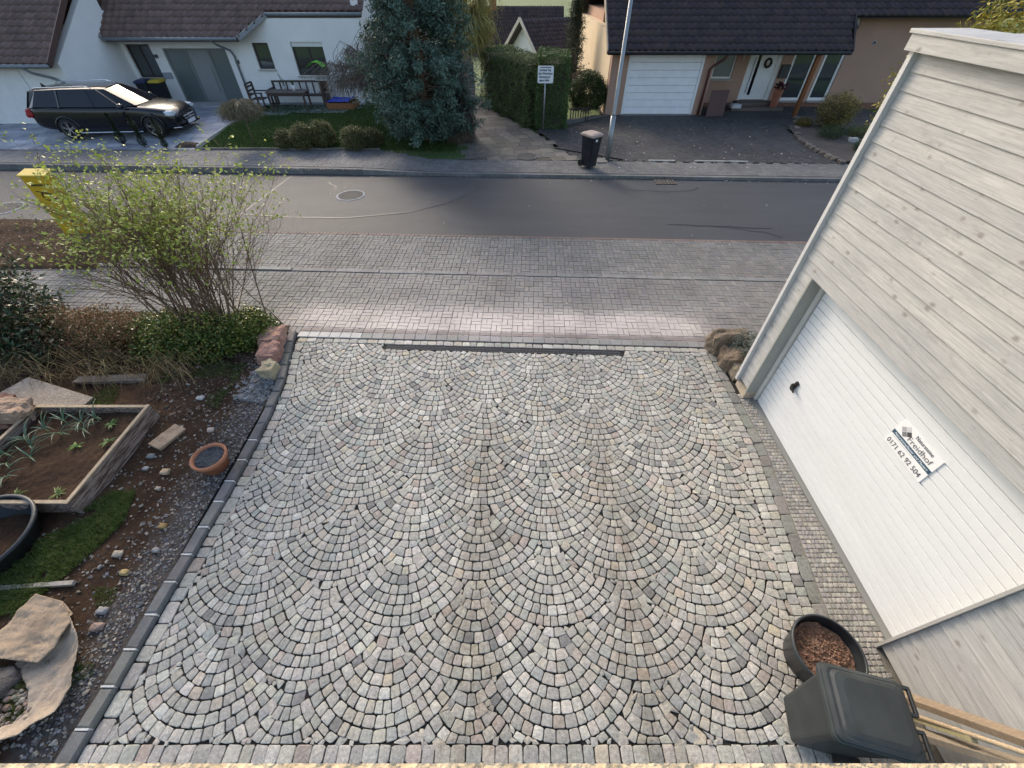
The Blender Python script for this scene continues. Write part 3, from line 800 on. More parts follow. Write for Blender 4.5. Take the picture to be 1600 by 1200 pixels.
def wall(parent, x0, x1, z0, z1, y, ops, mat, name='wall', depth=.14, thick=.3, col=(1, 1, 1)):
    """wall facing the street (-Y) with real openings and reveals"""
    xs = sorted({x0, x1, *[o[0] for o in ops], *[o[1] for o in ops]}); zs = sorted({z0, z1, *[o[2] for o in ops], *[o[3] for o in ops]})
    mb = MB()
    for a, b in zip(xs[:-1], xs[1:]):
        for c, d in zip(zs[:-1], zs[1:]):
            mx, mz = (a + b) / 2, (c + d) / 2
            if any(o[0] < mx < o[1] and o[2] < mz < o[3] for o in ops): continue
            mb.add([(a, y, c), (b, y, c), (b, y, d), (a, y, d)], [(0, 1, 2, 3)], col)
    for a, b, c, d in ops:
        mb.add([(a, y, c), (b, y, c), (b, y, d), (a, y, d), (a, y + depth, c), (b, y + depth, c), (b, y + depth, d), (a, y + depth, d)],
               [(0, 1, 5, 4), (1, 2, 6, 5), (2, 3, 7, 6), (3, 0, 4, 7)], col)
    mb.add([(x0, y + thick, z0), (x1, y + thick, z0), (x1, y + thick, z1), (x0, y + thick, z1), (x0, y, z0), (x1, y, z0), (x1, y, z1), (x0, y, z1)],
           [(3, 2, 1, 0), (4, 0, 3, 7), (5, 6, 2, 1), (7, 3, 2, 6), (4, 5, 1, 0)], col)
    return mb.build(name, mat, parent)
def window(parent, x0, x1, z0, z1, y, fc, mull=(), fw=.07, sill=(.5, .5, .5), glass='glass', blind=0):
    mb = MB()
    for a, b in (((x0, y, z0), (x1, y + .06, z0 + fw)), ((x0, y, z1 - fw), (x1, y + .06, z1)), ((x0, y, z0 + fw), (x0 + fw, y + .06, z1 - fw)), ((x1 - fw, y, z0 + fw), (x1, y + .06, z1 - fw))): mb.box(a, b, fc)
    for m_ in mull: mb.box((m_ - fw / 2, y + .003, z0 + fw), (m_ + fw / 2, y + .06, z1 - fw), fc)
    wn = mb.build('window', 'tint', parent)
    edges = [x0 + fw] + list(mull) + [x1 - fw]
    for a, b in zip(edges[:-1], edges[1:]): MB().box((a, y + .035, z0 + fw), (b, y + .045, z1 - fw)).build('pane', glass, wn, origin='c')
    if sill: MB().box((x0 - .05, y - .19, z0 - .05), (x1 + .05, y - .002, z0 - .01), sill).build('sill', 'tint', wn, origin='c')
    if blind: MB().box((x0 + .02, y - .03, z1 - blind), (x1 - .02, y - .004, z1 - .005), (.72, .72, .7)).build('shutter_box', 'tint', wn, origin='c')
    return wn
def gutter(parent, pts, r=.065, mat='zinc'):
    mb = MB().tube(pts, r, 8); return mb.build('gutter', mat, parent, smooth=True)

# ---- white house on the left
DK = (.055, .042, .036)
LH = empty('white_house', (-12, 23.4, .3), 'white rendered house with brown tiled roof and grey front door behind the black car', 'house')
Yw = 23.4
wall(LH, -17.3, -6.55, .1, 3.36, Yw, [(-17.12, -16.05, 1.3, 2.5), (-15.55, -12.75, .3, 2.36), (-11.5, -10.78, 1.62, 2.55), (-9.78, -8.38, 1.38, 2.58)], 'render')
MB().box((-6.85, Yw + .3, .0), (-6.55, 34, 3.9)).box((-17.3, 27, 0), (-6.85, 33, 3.6)).build('side_wall', 'render', LH)
MB().box((-24.5, 19.7, .0), (-17.3, 23.38, 2.3)).box((-17.6, 23.38, 0), (-17.3, 27, 3.6)).box((-24.5, 23.4, .1), (-17.6, 33, 3.0)).build('garage_wing_wall', 'render', LH)
# gable triangle of the garage wing facing the entrance
MB().solid([(-17.302, 19.7, 2.3), (-17.302, 23.4, 2.3), (-17.302, 23.4, 4.55)], (-.25, 0, 0)).build('gable', 'render', LH)
w_ = window(LH, -17.12, -16.05, 1.3, 2.5, Yw + .09, DK, (-16.58,), sill=(.09, .08, .07))
window(LH, -11.5, -10.78, 1.62, 2.55, Yw + .09, DK, sill=(.45, .42, .38)); window(LH, -9.78, -8.38, 1.38, 2.58, Yw + .09, DK, (-9.08,), sill=(.45, .42, .38), blind=.17)
# entrance: grey door between two frosted side lights
en = MB()
GD = (.17, .18, .18)
for a, b in ((-15.55, -15.45), (-14.62, -14.52), (-13.62, -13.54), (-12.83, -12.75)): en.box((a, Yw + .07, .3), (b, Yw + .15, 2.36), GD)
en.box((-15.45, Yw + .072, 2.28), (-12.83, Yw + .15, 2.36), GD).box((-15.45, Yw + .072, .3), (-14.62, Yw + .15, .42), GD).box((-13.54, Yw + .072, .3), (-12.83, Yw + .15, .42), GD)
ent = en.build('entrance', 'tint', LH)
MB().box((-14.52, Yw + .09, .3), (-13.62, Yw + .14, 2.28), (.25, .26, .26)).build('door_leaf', 'tint', ent, origin='c')
MB().box((-15.45, Yw + .1, .42), (-14.62, Yw + .12, 2.28)).build('side_light', 'frost', ent, origin='c')
MB().box((-13.54, Yw + .1, .42), (-12.83, Yw + .12, 2.28)).build('side_light', 'frost', ent, origin='c')
MB().tube([(-13.74, Yw + .03, .75), (-13.74, Yw + .03, 1.75)], .018, 8).build('handle', 'metal', ent)
MB().box((-15.75, Yw - .9, .28), (-12.5, Yw - .002, .37), (.42, .42, .42)).build('step', 'paver', LH)
MB().box((-16.0, Yw - .07, 1.28), (-15.62, Yw - .002, 1.5), (.30, .32, .36)).build('letter_box', 'tint', LH)
for x, z in ((-16.0, 2.1), (-12.45, 1.9)): MB().box((x, Yw - .09, z - .07), (x + .14, Yw - .002, z + .05), (.08, .08, .09)).build('wall_lamp', 'tint', LH, origin='c')
# roofs
pit = math.radians(36); BR = [(.150, .098, .084), (.138, .09, .078), (.16, .105, .09), (.128, .086, .077)]
def in_main(u_, s_):
    x, y = -19.5 + u_, 22.45 + s_ * math.cos(pit)
    if y < 23.45: return -17.15 + (y - 22.45) * -.85 < x < -11.55 + (y - 22.45) * 1.05
    return -18.1 < x < -6.4
zr0 = 2.80
roof(LH, (-19.5, 22.45, zr0), pit, 44, 22, BR, in_main)
tp = math.tan(pit)
zz = lambda y: zr0 + (y - 22.45) * tp - .03
MB().solid([(x, y, zz(y)) for x, y in ((-18.05, 23.45), (-17.15, 22.47), (-11.55, 22.47), (-10.5, 23.45), (-6.42, 23.45), (-6.42, 28.3), (-18.05, 28.3))][::-1], (0, 0, -.12), (.09, .06, .05)).build('roof_deck', 'tint', LH)
MB().solid([(-18.2, 28.25, zz(28.3)), (-6.3, 28.25, zz(28.3)), (-6.3, 33.8, zz(28.3) - 4.0), (-18.2, 33.8, zz(28.3) - 4.0)], (0, 0, -.12), (.1, .065, .055)).build('rear_roof', 'tint', LH)
gutter(LH, [(-17.15, 22.4, zr0 - .03), (-11.55, 22.4, zr0 - .03)]); gutter(LH, [(-10.45, 23.4, zr0 + .69), (-6.4, 23.4, zr0 + .69)])
for a, b in (((-17.2, 22.42, zr0 - .02), (-18.1, 23.48, zr0 + .72)), ((-11.5, 22.42, zr0 - .02), (-10.42, 23.44, zr0 + .70))):
    MB().beam(a, b, .05, .16, (.28, .29, .31)).build('verge_board', 'tint', LH)
wp = math.radians(35)
roof(LH, (-25.0, 19.2, 2.33), wp, 26, 14, BR, lambda u_, s_: True, 120)
wz = lambda y: 2.33 + (y - 19.2) * math.tan(wp) - .03
MB().solid([(-25, 19.22, wz(19.22)), (-17.22, 19.22, wz(19.22)), (-17.22, 23.0, wz(23.0)), (-25, 23.0, wz(23.0))], (0, 0, -.1), (.09, .06, .05)).build('roof_deck', 'tint', LH)
MB().solid([(-25, 23.0, wz(23)), (-17.22, 23.0, wz(23)), (-17.22, 27, wz(23) - 2.7), (-25, 27, wz(23) - 2.7)], (0, 0, -.1), (.1, .065, .055)).build('rear_roof', 'tint', LH)
gutter(LH, [(-25, 19.13, 2.28), (-17.2, 19.13, 2.28)])
MB().beam((-17.18, 19.15, 2.31), (-17.18, 23.0, 2.31 + 3.85 * math.tan(wp)), .04, .2, (.10, .06, .05)).build('verge_board', 'tint', LH)
for pts in ([(-18.3, 19.15, 2.24), (-18.15, 19.3, 2.05), (-17.75, 19.6, 1.85), (-17.5, 19.65, 1.7), (-17.5, 19.65, .3)], [(-12.7, 22.42, zr0 - .06), (-12.65, 22.7, zr0 - .25), (-12.45, 23.25, zr0 - .5), (-12.4, 23.33, zr0 - .7), (-12.4, 23.33, .3)]):
    MB().tube(pts, .045, 8).build('downpipe', 'zinc', LH, smooth=True)
MB().box((-24.3, 19.66, .3), (-19.0, 19.698, 2.1), (.74, .74, .74)).build('garage_door', 'tint', LH)
# white wing set back behind the conifer, with dark roof
WB = empty('white_house', (-4.9, 29, .2), 'white gable end with dark roof half hidden behind the big blue conifer', 'house')
MB().box((-6.5, 26.5, -.3), (-4.4, 33, 3.1)).build('wall', 'render', WB)
roof(WB, (-6.7, 26.1, 3.0), math.radians(38), 9, 14, [(.07, .055, .06), (.09, .07, .07)], None, 0)
MB().solid([(-6.7, 26.15, 2.97), (-4.0, 26.15, 2.97), (-4.0, 29.8, 5.8), (-6.7, 29.8, 5.8)], (0, 0, -.12), (.05, .04, .04)).build('roof_deck', 'tint', WB)

# ---- peach house on the right
RH = empty('peach_house', (9, 22, .2), 'peach rendered house with dark tiled roof and white garage door across the street', 'house')
Yg, Yh = 21.8, 23.5; zg = .2
wall(RH, 4.2, 8.55, -.1, 2.62, Yg, [(4.92, 8.12, .2, 2.42)], 'peach')
wall(RH, 8.55, 21, -.1, 3.5, Yh, [(9.2, 10.15, 1.25, 2.5), (10.75, 12.25, .42, 2.46), (12.72, 13.75, .40, 2.46), (14.1, 15.0, .40, 3.38)], 'peach')
MB().box((4.18, Yg + .302, -.4), (4.5, 33, 3.0)).build('side_wall', 'cream', RH)
MB().box((8.25, Yg + .302, -.1), (8.55, Yh + .1, 2.62)).build('garage_side_wall', 'peach', RH)
MB().box((4.5, 27, -.4), (21, 33, 3.4)).build('rear_block', 'peach', RH)
# white sectional garage door
gd = MB()
for a, b in (((4.92, Yg + .02, .2), (5.03, Yg + .1, 2.42)), ((8.01, Yg + .02, .2), (8.12, Yg + .1, 2.42)), ((5.03, Yg + .022, 2.33), (8.01, Yg + .1, 2.42))): gd.box(a, b, (.76, .76, .75))
gd = gd.build('garage_door', 'tint', RH)
for k in range(8): MB().box((5.03, Yg + .05, .205 + k * .266), (8.01, Yg + .09, .205 + (k + 1) * .266 - .009), (.80, .80, .81)).build('door_section', 'tint', gd, bevel=.008, origin='c')
MB().box((4.9, Yg - .12, .16), (8.14, Yg + .02, .2), (.2, .2, .2)).build('threshold', 'paver', RH)
WH = (.74, .74, .73)
window(RH, 9.2, 10.15, 1.25, 2.5, Yh + .05, WH, sill=(.4, .4, .38), glass='frost')
window(RH, 12.72, 13.75, .40, 2.46, Yh + .05, WH, sill=(.3, .3, .3), fw=.11); window(RH, 14.1, 15.0, .40, 3.38, Yh + .05, WH, sill=(.3, .3, .3), fw=.11)
fd = MB()
for a, b in (((10.75, Yh + .03, .42), (10.87, Yh + .1, 2.46)), ((12.05, Yh + .03, .42), (12.25, Yh + .1, 2.46)), ((10.87, Yh + .032, 2.34), (12.05, Yh + .1, 2.46))): fd.box(a, b, (.72, .72, .70))
fd = fd.build('front_door', 'tint', RH)
MB().box((10.87, Yh + .06, .44), (12.05, Yh + .1, 2.34), (.78, .78, .78)).build('door_leaf', 'tint', fd, origin='c')
MB().box((11.16, Yh + .05, .62), (11.29, Yh + .058, 2.14), (.01, .01, .012)).build('glass_slit', 'carglass', fd, origin='c')
MB().tube([(11.04, Yh + .02, .7), (11.04, Yh + .02, 2.05)], .018, 6).build('handle', 'metal', fd)
wr = MB()
for k in range(18):
    a = k * 2 * PI / 18; wr.obox((11.66 + math.cos(a) * .13, Yh + .03, 1.83 + math.sin(a) * .15), (.09, .05, .07), (R.random(), R.random(), a), jc((.05, .035, .03), .4))
wr.obox((11.66, Yh + .04, 1.80), (.1, .02, .06), (0, .3, 0), (.5, .48, .45))
single('door_wreath', wr, 'bark', 'small dark wreath hanging on the white front door', 'wreath')
MB().box((10.2, Yh - 1.0, .12), (12.6, Yh - .003, .30), (.13, .10, .085)).build('step', 'paver', RH)
MB().box((10.6, Yh - .55, .302), (12.35, Yh - .004, .42), (.11, .085, .075)).build('step', 'paver', RH)
MB().box((12.3, Yh - .12, 1.28), (12.68, Yh - .002, 1.78), (.045, .047, .05)).build('letter_box', 'tint', RH)
DT = [(.040, .030, .034), (.036, .028, .032), (.045, .034, .036), (.050, .035, .035)]
rp = math.radians(36)
def in_r(u_, s_):
    x, y = 3.9 + u_, 21.3 + s_ * math.cos(rp)
    if y < 22.75: return x < 13.75 + (y - 21.3) * .25
    return True
roof(RH, (3.9, 21.3, 2.50), rp, 58, 24, DT, in_r)
rz = lambda y: 2.50 + (y - 21.3) * math.tan(rp) - .03
MB().solid([(x, y, rz(y)) for x, y in ((3.92, 21.33), (13.7, 21.33), (14.05, 22.75), (21.4, 22.75), (21.4, 27.7), (3.92, 27.7))], (0, 0, -.13), (.05, .032, .028)).build('roof_deck', 'tint', RH)
MB().solid([(3.92, 27.65, rz(27.7)), (21.4, 27.65, rz(27.7)), (21.4, 33.5, rz(27.7) - 4.2), (3.92, 33.5, rz(27.7) - 4.2)], (0, 0, -.13), (.04, .03, .03)).build('rear_roof', 'tint', RH)
BG = (.018, .018, .02)
for pts in ([(3.9, 21.24, 2.44), (13.75, 21.24, 2.44)], [(14.05, 22.7, 3.5), (21.4, 22.7, 3.5)]): MB().tube(pts, .07, 8, BG).build('gutter', 'tint', RH, smooth=True)
MB().beam((13.78, 21.26, 2.46), (14.12, 22.7, 3.52), .05, .2, BG).build('verge_board', 'tint', RH)
MB().beam((3.88, 21.3, 2.46), (3.88, 27.6, 2.46 + 6.3 * math.tan(rp)), .05, .2, (.30, .25, .20)).build('verge_board', 'tint', RH)
MB().solid([(3.5, 25.2, 4.3), (4.15, 25.2, 4.3), (4.15, 27.5, 6.2), (3.5, 27.5, 6.2)], (0, 0, .12), (.24, .095, .03)).beam((3.45, 25.1, 4.3), (3.45, 27.6, 6.35), .06, .25, (.2, .08, .03)).build('wooden_soffit', 'wood', RH)
MB().tube([(8.8, 21.3, 2.38), (8.75, 21.45, 2.2), (8.5, 21.62, 2.0), (8.38, 21.7, 1.85), (8.38, 21.7, .2)], .05, 8, (.10, .035, .03)).build('downpipe', 'tint', RH, smooth=True)
MB().beam((12.6, 21.45, .15), (12.6, 21.45, 2.5), .15, .15, (.20, .075, .025)).build('porch_post', 'wood', RH)
MB().box((8.72, Yh - .03, .0), (21, Yh - .002, .32), (.20, .10, .07)).build('plinth', 'stone', RH)
MB().lathe([(0, 0), (.07, 0), (.07, .03), (.05, .04)], 16, (0, 0, 0), (.5, .5, .55)).build('vent', 'tint', RH, local=True)
o = COL.objects[-1] if False else [q for q in RH.children if q.name.startswith('vent')][0]; o.rotation_euler = (PI / 2, 0, 0); o.location = (16.0 - 9, Yh - 22, 2.55 - .2)
# figures 2 and 8 of the house number, as raised letters
def text(body, size, mat, parent, col, loc, rot, name, ext=.004, width=None, align='LEFT', shear=0, bold=0):
    cu = bpy.data.curves.new(name, 'FONT'); cu.body = body; cu.size = size; cu.extrude = ext; cu.align_x = align; cu.shear = shear; cu.resolution_u = 3; cu.offset = bold
    t = bpy.data.objects.new(name, cu); COL.objects.link(t)
    dg = bpy.context.evaluated_depsgraph_get(); dg.update()
    me = bpy.data.meshes.new_from_object(t.evaluated_get(dg)); bpy.data.objects.remove(t)
    if width:
        xs = [v.co.x for v in me.vertices]; k = width / max(1e-6, max(xs) - min(xs))
        for v in me.vertices: v.co.x *= k
    a = me.attributes.new('tint', 'FONT' if False else 'FLOAT_COLOR', 'POINT'); a.data.foreach_set('color', [c for _ in me.vertices for c in (*col, 1)])
    me.materials.clear(); me.materials.append(MAT[mat])
    o = link(name, me, parent); o.matrix_basis = Matrix.Translation(Vector(loc) - wloc(parent)) @ rot
    return o
FRONT = Matrix.Rotation(PI / 2, 4, 'X')
text('28', .22, 'print', RH, (.05, .04, .035), (12.36, Yh - .012, 2.12), FRONT, 'house_number', .01)
orn = MB(); orn.tube([(10.5, Yh - .03, 2.36), (10.42, Yh - .03, 2.28), (10.5, Yh - .03, 2.2), (10.44, Yh - .03, 2.1), (10.46, Yh - .03, 1.95)], [.02, .04, .03, .045, .015], 8, (.62, .6, .55))
single('wall_ornament', orn, 'tint', 'pale curled ornament on the peach wall beside the white front door', 'ornament')

# ---- houses further back
B1 = empty('background_house', (1.2, 44, -1), 'dark roofed house with white gable above the clipped hedge', 'house')
BA = math.radians(32); bc_, bs_ = math.cos(BA), math.sin(BA)
def b1(x, y, z): return (.55 + x * bc_ - y * bs_, 37.6 + x * bs_ + y * bc_, z)
MB().solid([b1(.5, -2.7, -2), b1(.5, 2.7, -2), b1(.5, 2.7, .2), b1(.5, 0, 2.35), b1(.5, -2.7, .2)], Vector(b1(8, 0, 0)) - Vector(b1(.5, 0, 0))).build('wall', 'render', B1)
bp = math.radians(39); b_l = 3.2 / math.cos(bp)
roof(B1, b1(0, -3.2, -.12), bp, 30, 12, [(.06, .042, .042), (.075, .05, .048), (.05, .036, .038)], None, 0, u=(bc_, bs_, 0), back=(-bs_, bc_, 0))
zr1 = -.12 + 3.2 * math.tan(bp)
MB().solid([b1(0, -3.2, -.17), b1(9, -3.2, -.17), b1(9, 0, zr1 - .05), b1(0, 0, zr1 - .05)], (0, 0, -.15), (.035, .026, .024)).solid([b1(0, 0, zr1 - .05), b1(9, 0, zr1 - .05), b1(9, 3.2, -.17), b1(0, 3.2, -.17)], (0, 0, -.15), (.05, .036, .034)).build('roof_deck', 'tint', B1)
for q in (-3.22, 3.22): MB().beam(b1(-.03, q, -.2), b1(-.03, 0, zr1), .05, .22, (.55, .50, .44)).build('verge_board', 'tint', B1)
MB().solid([b1(.49, -.9, -.6), b1(.49, -.1, -.6), b1(.49, -.1, .4), b1(.49, -.9, .4)], Vector(b1(-.04, 0, 0)) - Vector(b1(0, 0, 0)), (.06, .06, .06)).build('window', 'tint', B1)
B2 = empty('background_house', (-1, 52, -2), 'distant dark roofed house with brick chimney at the end of the path', 'house')
MB().box((-4, 48.2, -3), (4.5, 55, -.9)).build('wall', 'render', B2)
roof(B2, (-4.5, 47.6, -1.1), math.radians(42), 31, 16, [(.05, .035, .035), (.065, .043, .042)], None, 0)
MB().solid([(-4.5, 47.6, -1.15), (4.8, 47.6, -1.15), (4.8, 51.5, 2.36), (-4.5, 51.5, 2.36)], (0, 0, -.15), (.035, .026, .024)).solid([(-4.5, 51.5, 2.36), (4.8, 51.5, 2.36), (4.8, 55.4, -1.15), (-4.5, 55.4, -1.15)], (0, 0, -.15), (.05, .036, .034)).build('roof_deck', 'tint', B2)
ch = MB().box((-2.0, 51.2, 1.4), (-1.45, 51.7, 2.95), (.30, .12, .075)).build('chimney', 'stone', B2)
MB().box((-2.08, 51.12, 2.95), (-1.37, 51.78, 3.05), (.45, .46, .48)).build('cap', 'tint', ch)
window(B2, -.9, -.2, -1.9, -1.15, 48.15, WH, (-.55,), sill=None)

# =================================================================== GARAGE ON THE RIGHT
GA = empty('timber_garage', (5.2, 2.5, 0), 'garage clad in whitewashed timber boards with a wide white door, right of the cobbled driveway', 'garage')
GX, GY1 = 3.69, 4.78
DY0, DY1, DZ = 1.06, 4.45, 2.13
MB().box((3.95, -1.2, 0), (7.5, GY1 - .01, 4.25), (.3, .3, .28)).box((3.73, DY1 + .03, .12), (3.95, GY1 - .012, 4.24), (.3, .3, .28)).box((3.73, -1.2, 0), (3.95, DY0 - .02, 4.24), (.3, .3, .28)).box((3.73, DY0 - .02, DZ + .02), (3.95, DY1 + .03, 4.24), (.3, .3, .28)).build('core_wall', 'tint', GA)
def board(y0, y1, z, h=.134):
    x = GX; V = []
    for y in (y0, y1):
        V += [(x + .028, y, z + h + .012), (x + .006, y, z + h + .012), (x - .008, y, z + .004), (x - .006, y, z), (x + .028, y, z)]
    F = [(0, 1, 2, 3, 4), (9, 8, 7, 6, 5)] + [(i, 5 + i, 5 + (i + 1) % 5, (i + 1) % 5) for i in range(5)]
    return MB().add(V, F).build('siding_board', 'siding', GA, origin='c')
z = DZ + .005; h = (4.28 - z) / 15
for k in range(15): board(-1.2, GY1 - .035, z + k * h, h)
h = (DZ - .05) / 16
for k in range(16):
    board(-1.2, DY0 - .03, .05 + k * h, h)
    if k > 0: board(DY1 + .035, GY1 - .035, .05 + k * h, h)
MB().box((3.635, GY1 - .034, .12), (3.735, GY1 + .022, 4.285), (.58, .58, .57)).build('corner_trim', 'tint', GA, bevel=.003)
MB().box((3.655, DY0 - .028, .0), (3.75, DY0 - .004, DZ), (.42, .41, .39)).build('door_trim', 'tint', GA)
MB().box((3.672, DY1 + .002, .13), (3.94, DY1 + .028, DZ), (.33, .34, .31)).build('jamb_panel', 'tint', GA)
MB().box((3.672, DY1 + .003, .0), (3.95, GY1 - .02, .125), (.50, .42, .32)).build('concrete_base', 'mosaic', GA)
# parapet coping
def coping(a, b):
    return MB().box(a, b, (.62, .60, .54)).build('parapet_cap', 'siding', GA, bevel=.006)
MB().solid([(3.60, -1.2, 4.285), (3.60, GY1 + .06, 4.285), (3.60, GY1 + .06, 4.40), (3.60, -1.2, 4.40)], (.035, 0, 0)).build('fascia_board', 'siding', GA)
coping((3.585, -1.2, 4.402), (4.12, GY1 + .09, 4.435))
coping((4.122, GY1 - .35, 4.37), (7.5, GY1 + .05, 4.40))
gd = MB()
gd.box((3.84, DY1 - .05, .0), (3.93, DY1, DZ), (.72, .70, .66)).box((3.84, DY0, .0), (3.93, DY0 + .02, DZ), (.70, .69, .66)).box((3.84, DY0 + .02, DZ - .012), (3.93, DY1 - .05, DZ + .012), (.7, .69, .66))
gd.box((3.80, DY0, .0), (3.93, DY1 - .05, .012), (.22, .22, .21))
gdoor = gd.build('garage_door', 'tint', GA)
MB().box((3.885, DY0 + .02, .013), (3.94, DY1 - .055, DZ - .013), (.30, .30, .30)).build('door_core', 'tint', gdoor)
nd = 20; dh = (DZ - .03) / nd
for k in range(nd):
    MB().box((3.868, DY0 + .024, .016 + k * dh), (3.90, DY1 - .075, .016 + (k + 1) * dh - .009)).build('door_slat', 'door_white', gdoor, bevel=.004, origin='c')
hd = MB().obox((3.855, 3.93, .80), (.025, .05, .17), (.25, 0, 0), (.012, .012, .013)).obox((3.83, 3.93, .80), (.03, .045, .06), (0, 0, 0), (.012, .012, .013)).tube([(3.815, 3.93, .80), (3.80, 3.90, .80), (3.80, 3.83, .78)], .014, 8, (.015, .015, .016))
hd.build('handle', 'tint', gdoor)
# advertising plate on the door
PL = empty('company_sign', (3.865, 2.32, 1.53), 'white company sign with blue band and phone number fixed to the white garage door', 'sign')
SIDE = Matrix.Rotation(-PI / 2, 4, 'Z') @ Matrix.Rotation(PI / 2, 4, 'X')   # reads from the driveway
sy0, sy1, sz0, sz1 = 2.085, 2.60, 1.375, 1.70
MB().box((3.858, sy0, sz0), (3.866, sy1, sz1), (.86, .86, .86)).build('plate', 'print', PL)
MB().box((3.8562, sy0, sz0 + .128), (3.858, sy1, sz0 + .173), (.035, .085, .135)).build('blue_band', 'print', PL)
def sg(t, size, y, z, col, wd, **k): text(t, size, 'print', PL, col, (3.8556, y, z), SIDE, 'lettering', .0006, wd, **k)
sg('Natursteine', .06, sy1 - .20, sz0 + .272, (.12, .12, .13), .22)
sg('Freidhof', .088, sy1 - .155, sz0 + .192, (.09, .07, .07), .30, bold=-.0008)
sg('Natursteinpflaster und Mauern', .037, sy1 - .03, sz0 + .139, (.75, .8, .85), .45, shear=.2)
sg('0171 62 92 504', .08, sy1 - .02, sz0 + .022, (.07, .06, .07), .455)
for i, (dy, dz, c) in enumerate(((0, .036, .62), (-.036, 0, .07), (.036, 0, .42), (0, -.036, .22))):
    m_ = MB().obox((3.857, sy1 - .105 + dy, sz0 + .248 + dz), (.0016, .046, .046), (PI / 4, 0, 0), (c, c, c * 1.02)); m_.build('logo_square', 'print', PL, origin='c')
MB().beam((3.857, sy1 - .03, sz0 + .112), (3.857, sy1 - .32, sz0 + .112), .0015, .004, (.5, .5, .5)).build('fine_line', 'print', PL)
# parapet of the balcony the picture is taken from
lg = MB().box((-3.4, -.5, 4.37), (4.2, .012, 4.47), (.62, .48, .30))
single('balcony_parapet', lg, 'ledge', 'pale sandy parapet edge along the bottom of the picture', 'parapet')

# =================================================================== GARDEN GROUND
def HG(x, y):
    z = .035 + .05 * noise.noise(Vector((x * .8, y * .8, 1))) + .022 * noise.noise(Vector((x * 3.5, y * 3.5, 4))) + .012 * noise.noise(Vector((x * 11, y * 11, 2)))
    z += .05 * sst(-4.2, -5.5, x)
    return z * sst(-3.86, -4.15, x) + .008
gy = lambda x: 6.1 - .042 * x - .02 if x > -5.2 else 6.34 - .042 * x
gm = MB(); gm.sheet(lin(-10.5, -3.86, 190), lin(-.4, 7.2, 210), HG, (1, 1, 1), lambda x, y: x < xk(y) - .13 and y < gy(x))
garden = tag(gm.build('garden_soil', 'soil', smooth=True), kind='structure')
bed2 = MB().sheet(lin(-16, -9.2, 40), lin(8.4, 11.0, 24), lambda x, y: .05 + .06 * noise.noise(Vector((x * 2, y * 2, 0))) if -15.8 < x < -9.4 and 8.5 < y < 10.5 - .042 * x else -.05)
tag(bed2.build('planting_bed', 'soil', smooth=True), kind='structure')

def blades(n, inside, bbox, zf, h, wd, cols, name, mat='leaf', parent=None, label=None):
    P = []
    while len(P) < n:
        x, y = R.uniform(bbox[0], bbox[2]), R.uniform(bbox[1], bbox[3])
        if inside(x, y): P.append((x, y, zf(x, y)))
    P = np.array(P); n = len(P); a = NP.uniform(0, 2 * PI, n); l = NP.normal(0, .5, (n, 2))
    hh = h * NP.uniform(.5, 1.3, n); t = np.stack([np.cos(a), np.sin(a), 0 * a], 1) * (wd / 2)
    mid = P + np.stack([l[:, 0] * hh * .3, l[:, 1] * hh * .3, hh * .65], 1); tip = P + np.stack([l[:, 0] * hh, l[:, 1] * hh, hh * .95], 1)
    V = np.stack([P - t, P + t, mid + t * .7, mid - t * .7, tip], 1).reshape(-1, 3); b = np.arange(n)[:, None] * 5
    F = np.concatenate([b + np.array([[0, 1, 2]]), b + np.array([[0, 2, 3]]), b + np.array([[3, 2, 4]])])
    C = np.array(cols)[NP.randint(0, len(cols), n)] * NP.uniform(.75, 1.25, (n, 1))
    me = mesh_np(name, V, F, np.repeat(C, 5, 0), False, MAT[mat]); o = link(name, me, parent); o['kind'] = 'stuff'
    return o
GRN = [(.085, .15, .03), (.06, .115, .02), (.12, .17, .045), (.15, .16, .06)]
gp = [(-5.9, 1.0), (-5.35, .9), (-5.1, 1.35), (-4.85, 1.9), (-4.72, 2.35), (-4.85, 2.75), (-5.1, 2.75), (-5.35, 2.4), (-6.4, 2.35), (-6.6, .9)]
blades(24000, lambda x, y: inpoly(x, y, gp) and math.hypot(x + 6.0, y - 1.98) > .5 and noise.noise(Vector((x * 2.4, y * 2.4, 9))) > -.28, (-6.6, .8, -4.6, 2.8), HG, .055, .006, GRN, 'grass', parent=garden)
blades(2200, lambda x, y: noise.noise(Vector((x * 1.7, y * 1.7, 5))) > .2, (-6.6, 4.0, -4.5, 5.2), HG, .05, .007, GRN, 'weed_grass', parent=garden)
blades(2500, lambda x, y: noise.noise(Vector((x * 1.9, y * 1.9, 15))) > .25, (-5.3, .1, -4.0, 1.6), HG, .035, .005, GRN, 'weed_grass', parent=garden)
blades(70000, lambda x, y: x < -2.1 or y > 19, (-11.5, 16.9, -2, 22.8), lambda x, y: HF(x, y), .06, .02, [(.05, .105, .02), (.065, .125, .03), (.045, .09, .02), (.09, .13, .04)], 'lawn_grass', parent=lawn)
